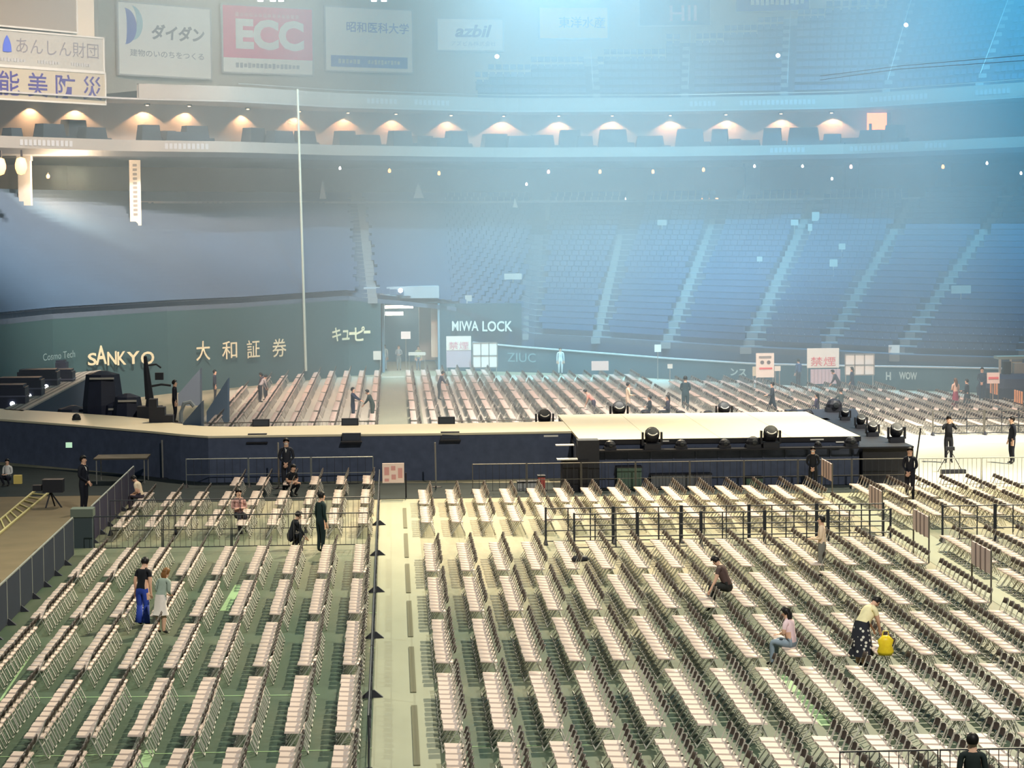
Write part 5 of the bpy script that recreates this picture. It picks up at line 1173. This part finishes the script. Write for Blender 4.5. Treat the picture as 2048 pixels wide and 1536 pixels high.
person('woman in maroon skirt with bare back at far right', 1908, 0, 20, 'stand', 'front', h=1.62, top=(.70,.48,.38), leg=(.25,.03,.07), sleeve='short', hairlen=.35, hair=(.12,.06,.03), at=UZ(1911, 821, 0), extras=(('skirt', (.25,.03,.07), .62),))
person('woman in black dress beside the maroon skirt at far right', 1933, 0, 60, 'stand', 'front', h=1.62, top=(.02,.03,.05), leg=(.6,.4,.3), calf=1, at=UZ(1934, 823, 0), extras=(('skirt', (.02,.035,.05), .5),), heavy=1.15)
person('man in dark blue standing behind the two women at far right', 1963, 0, 160, 'stand', 'clasp', h=1.75, top=(.02,.04,.09), leg=(.02,.04,.09), at=UZ(1964, 801, 0), heavy=1.1)
person('pale figure standing by the low wall right of the gate area', 1122, 0, 180, 'stand', 'down', h=1.7, top=(.62,.68,.70), leg=(.60,.66,.68), at=UZ(1121, 749, 0))
person('pale-dressed person standing in the gate opening left side', 769, 0, 180, 'stand', 'down', h=1.7, top=(.75,.72,.68), leg=(.5,.55,.58), at=UZ(769, 741, 0))
person('grey-clothed person standing in the gate opening, right of the pale one', 797, 0, 180, 'stand', 'front', h=1.65, top=(.35,.42,.45), leg=(.3,.38,.40), at=UZ(798, 741, 0))
person('staff member in pale top beside the post inside the gate right', 838, 0, 180, 'stand', 'down', h=1.6, top=(.55,.60,.40), leg=(.1,.15,.2), at=UZ(837, 741, 0))
person('faint pale figure by the low wall before the right stand', 1770, 0, 180, 'stand', 'down', h=1.65, top=(.65,.66,.62), leg=(.3,.35,.4), at=UZ(1771, 770, 0))
person('tiny person in white shirt at the left edge by the yellow box', 16, 972, 160, 'crouch', 'front', h=1.5, top=WH, leg=DK)
person('person in black cut by the left edge of the picture', -10, 1166, -90, 'stand', 'down', h=1.7, top=BK, leg=BK, extras=(sh,))

# small belongings
p = UZ(1160, 1122, .46); t = thing('black_bag', 'small black bag lying on a chair near the left end of the grid barriers', 'bag', (p.x, p.y, .46))
MB().lathe([(.20,0),(.22,.06),(.17,.14),(.05,.17)], 10, Matrix.Diagonal((1.1,.8,1,1))).obj('bag_body', dark_plastic, t, True)
q = MB(); q.tube([(-.1,0,.14),(-.05,0,.24),(.05,0,.24),(.1,0,.14)], .012, 5); q.obj('handle', dark_plastic, t)
p = UZ(1900, 945, 0); t = thing('camera_tripod', 'thin-legged tripod with dark case on the bare floor before the man in black', 'tripod', (p.x, p.y, 0))
for a_ in (.3, 2.4, 4.5): MB().tube([(0,0,.9), (.55*math.cos(a_), .45*math.sin(a_), 0)], .015, 5).obj('leg', black_metal, t)
q = MB(); q.box(-.16,.16,-.1,.1,.86,1.0); q.obj('head', dark_plastic, t); MB().box(-.45,.5,-.55,-.3,0,.16).obj('case', dark_plastic, t)
p = UZ(1838, 905, 1.0); t = thing('leaning_pole', 'dark pole leaning from the right end of the stage platform', 'pole', (UY(1826, 960, 86.4).x, 86.4, 0)); MB().tube([(0,0,0), (.28, 0, 2.05)], .03, 6).obj('pole', black_metal, t); MB().lathe([(.08,0),(.05,.05)], 8).obj('foot', dark_plastic, t)

# ---------------------------------------------------------------- haze
def haze(name, x0, x1, y0, y1, z0, z1, dens, col=(1,1,1), aniso=.0):
    o = MB().box(x0, x1, y0, y1, z0, z1).obj(name, None); M = bpy.data.materials.new(name); M.use_nodes = True; N = M.node_tree.nodes
    N.clear(); out = N.new('ShaderNodeOutputMaterial'); sc_ = N.new('ShaderNodeVolumeScatter'); sc_.inputs['Color'].default_value = (*col, 1); sc_.inputs['Density'].default_value = dens; sc_.inputs['Anisotropy'].default_value = aniso
    M.node_tree.links.new(sc_.outputs[0], out.inputs['Volume']); o.data.materials.clear(); o.data.materials.append(M)
    tc = N.new('ShaderNodeNewGeometry'); mp = N.new('ShaderNodeMapping'); mp.inputs['Scale'].default_value = (.055, .035, .04); nz = N.new('ShaderNodeTexNoise'); nz.inputs['Scale'].default_value = 1; nz.inputs['Detail'].default_value = 2.5; nz.inputs['Distortion'].default_value = .6
    mr = N.new('ShaderNodeMapRange'); mr.inputs[1].default_value = .32; mr.inputs[2].default_value = .72; mr.inputs[3].default_value = dens*.55; mr.inputs[4].default_value = dens*1.9
    Lk = M.node_tree.links; Lk.new(tc.outputs['Position'], mp.inputs[0]); Lk.new(mp.outputs[0], nz.inputs['Vector']); Lk.new(nz.outputs['Fac'], mr.inputs[0]); sp = N.new('ShaderNodeSeparateXYZ'); Lk.new(tc.outputs['Position'], sp.inputs[0]); fx = N.new('ShaderNodeMapRange'); fx.interpolation_type = 'SMOOTHSTEP'; fx.inputs[1].default_value = -24; fx.inputs[2].default_value = 4; fx.inputs[3].default_value = .42; fx.inputs[4].default_value = 1; Lk.new(sp.outputs[0], fx.inputs[0]); mu = N.new('ShaderNodeMath'); mu.operation = 'MULTIPLY'; Lk.new(mr.outputs[0], mu.inputs[0]); Lk.new(fx.outputs[0], mu.inputs[1]); Lk.new(mu.outputs[0], sc_.inputs['Density'])
    S.cycles.volume_step_rate = 6; S.cycles.volume_max_steps = 64
    return tag(o, 'smoke haze tinted blue like its lights, filling the far half of the hall', 'haze', kind='stuff')
haze('stage_haze', -58, 72, 104, 194, .02, 45.5, .014, (.62,.87,1))  # whitish smoke with the blue of the lights tinted into its colour
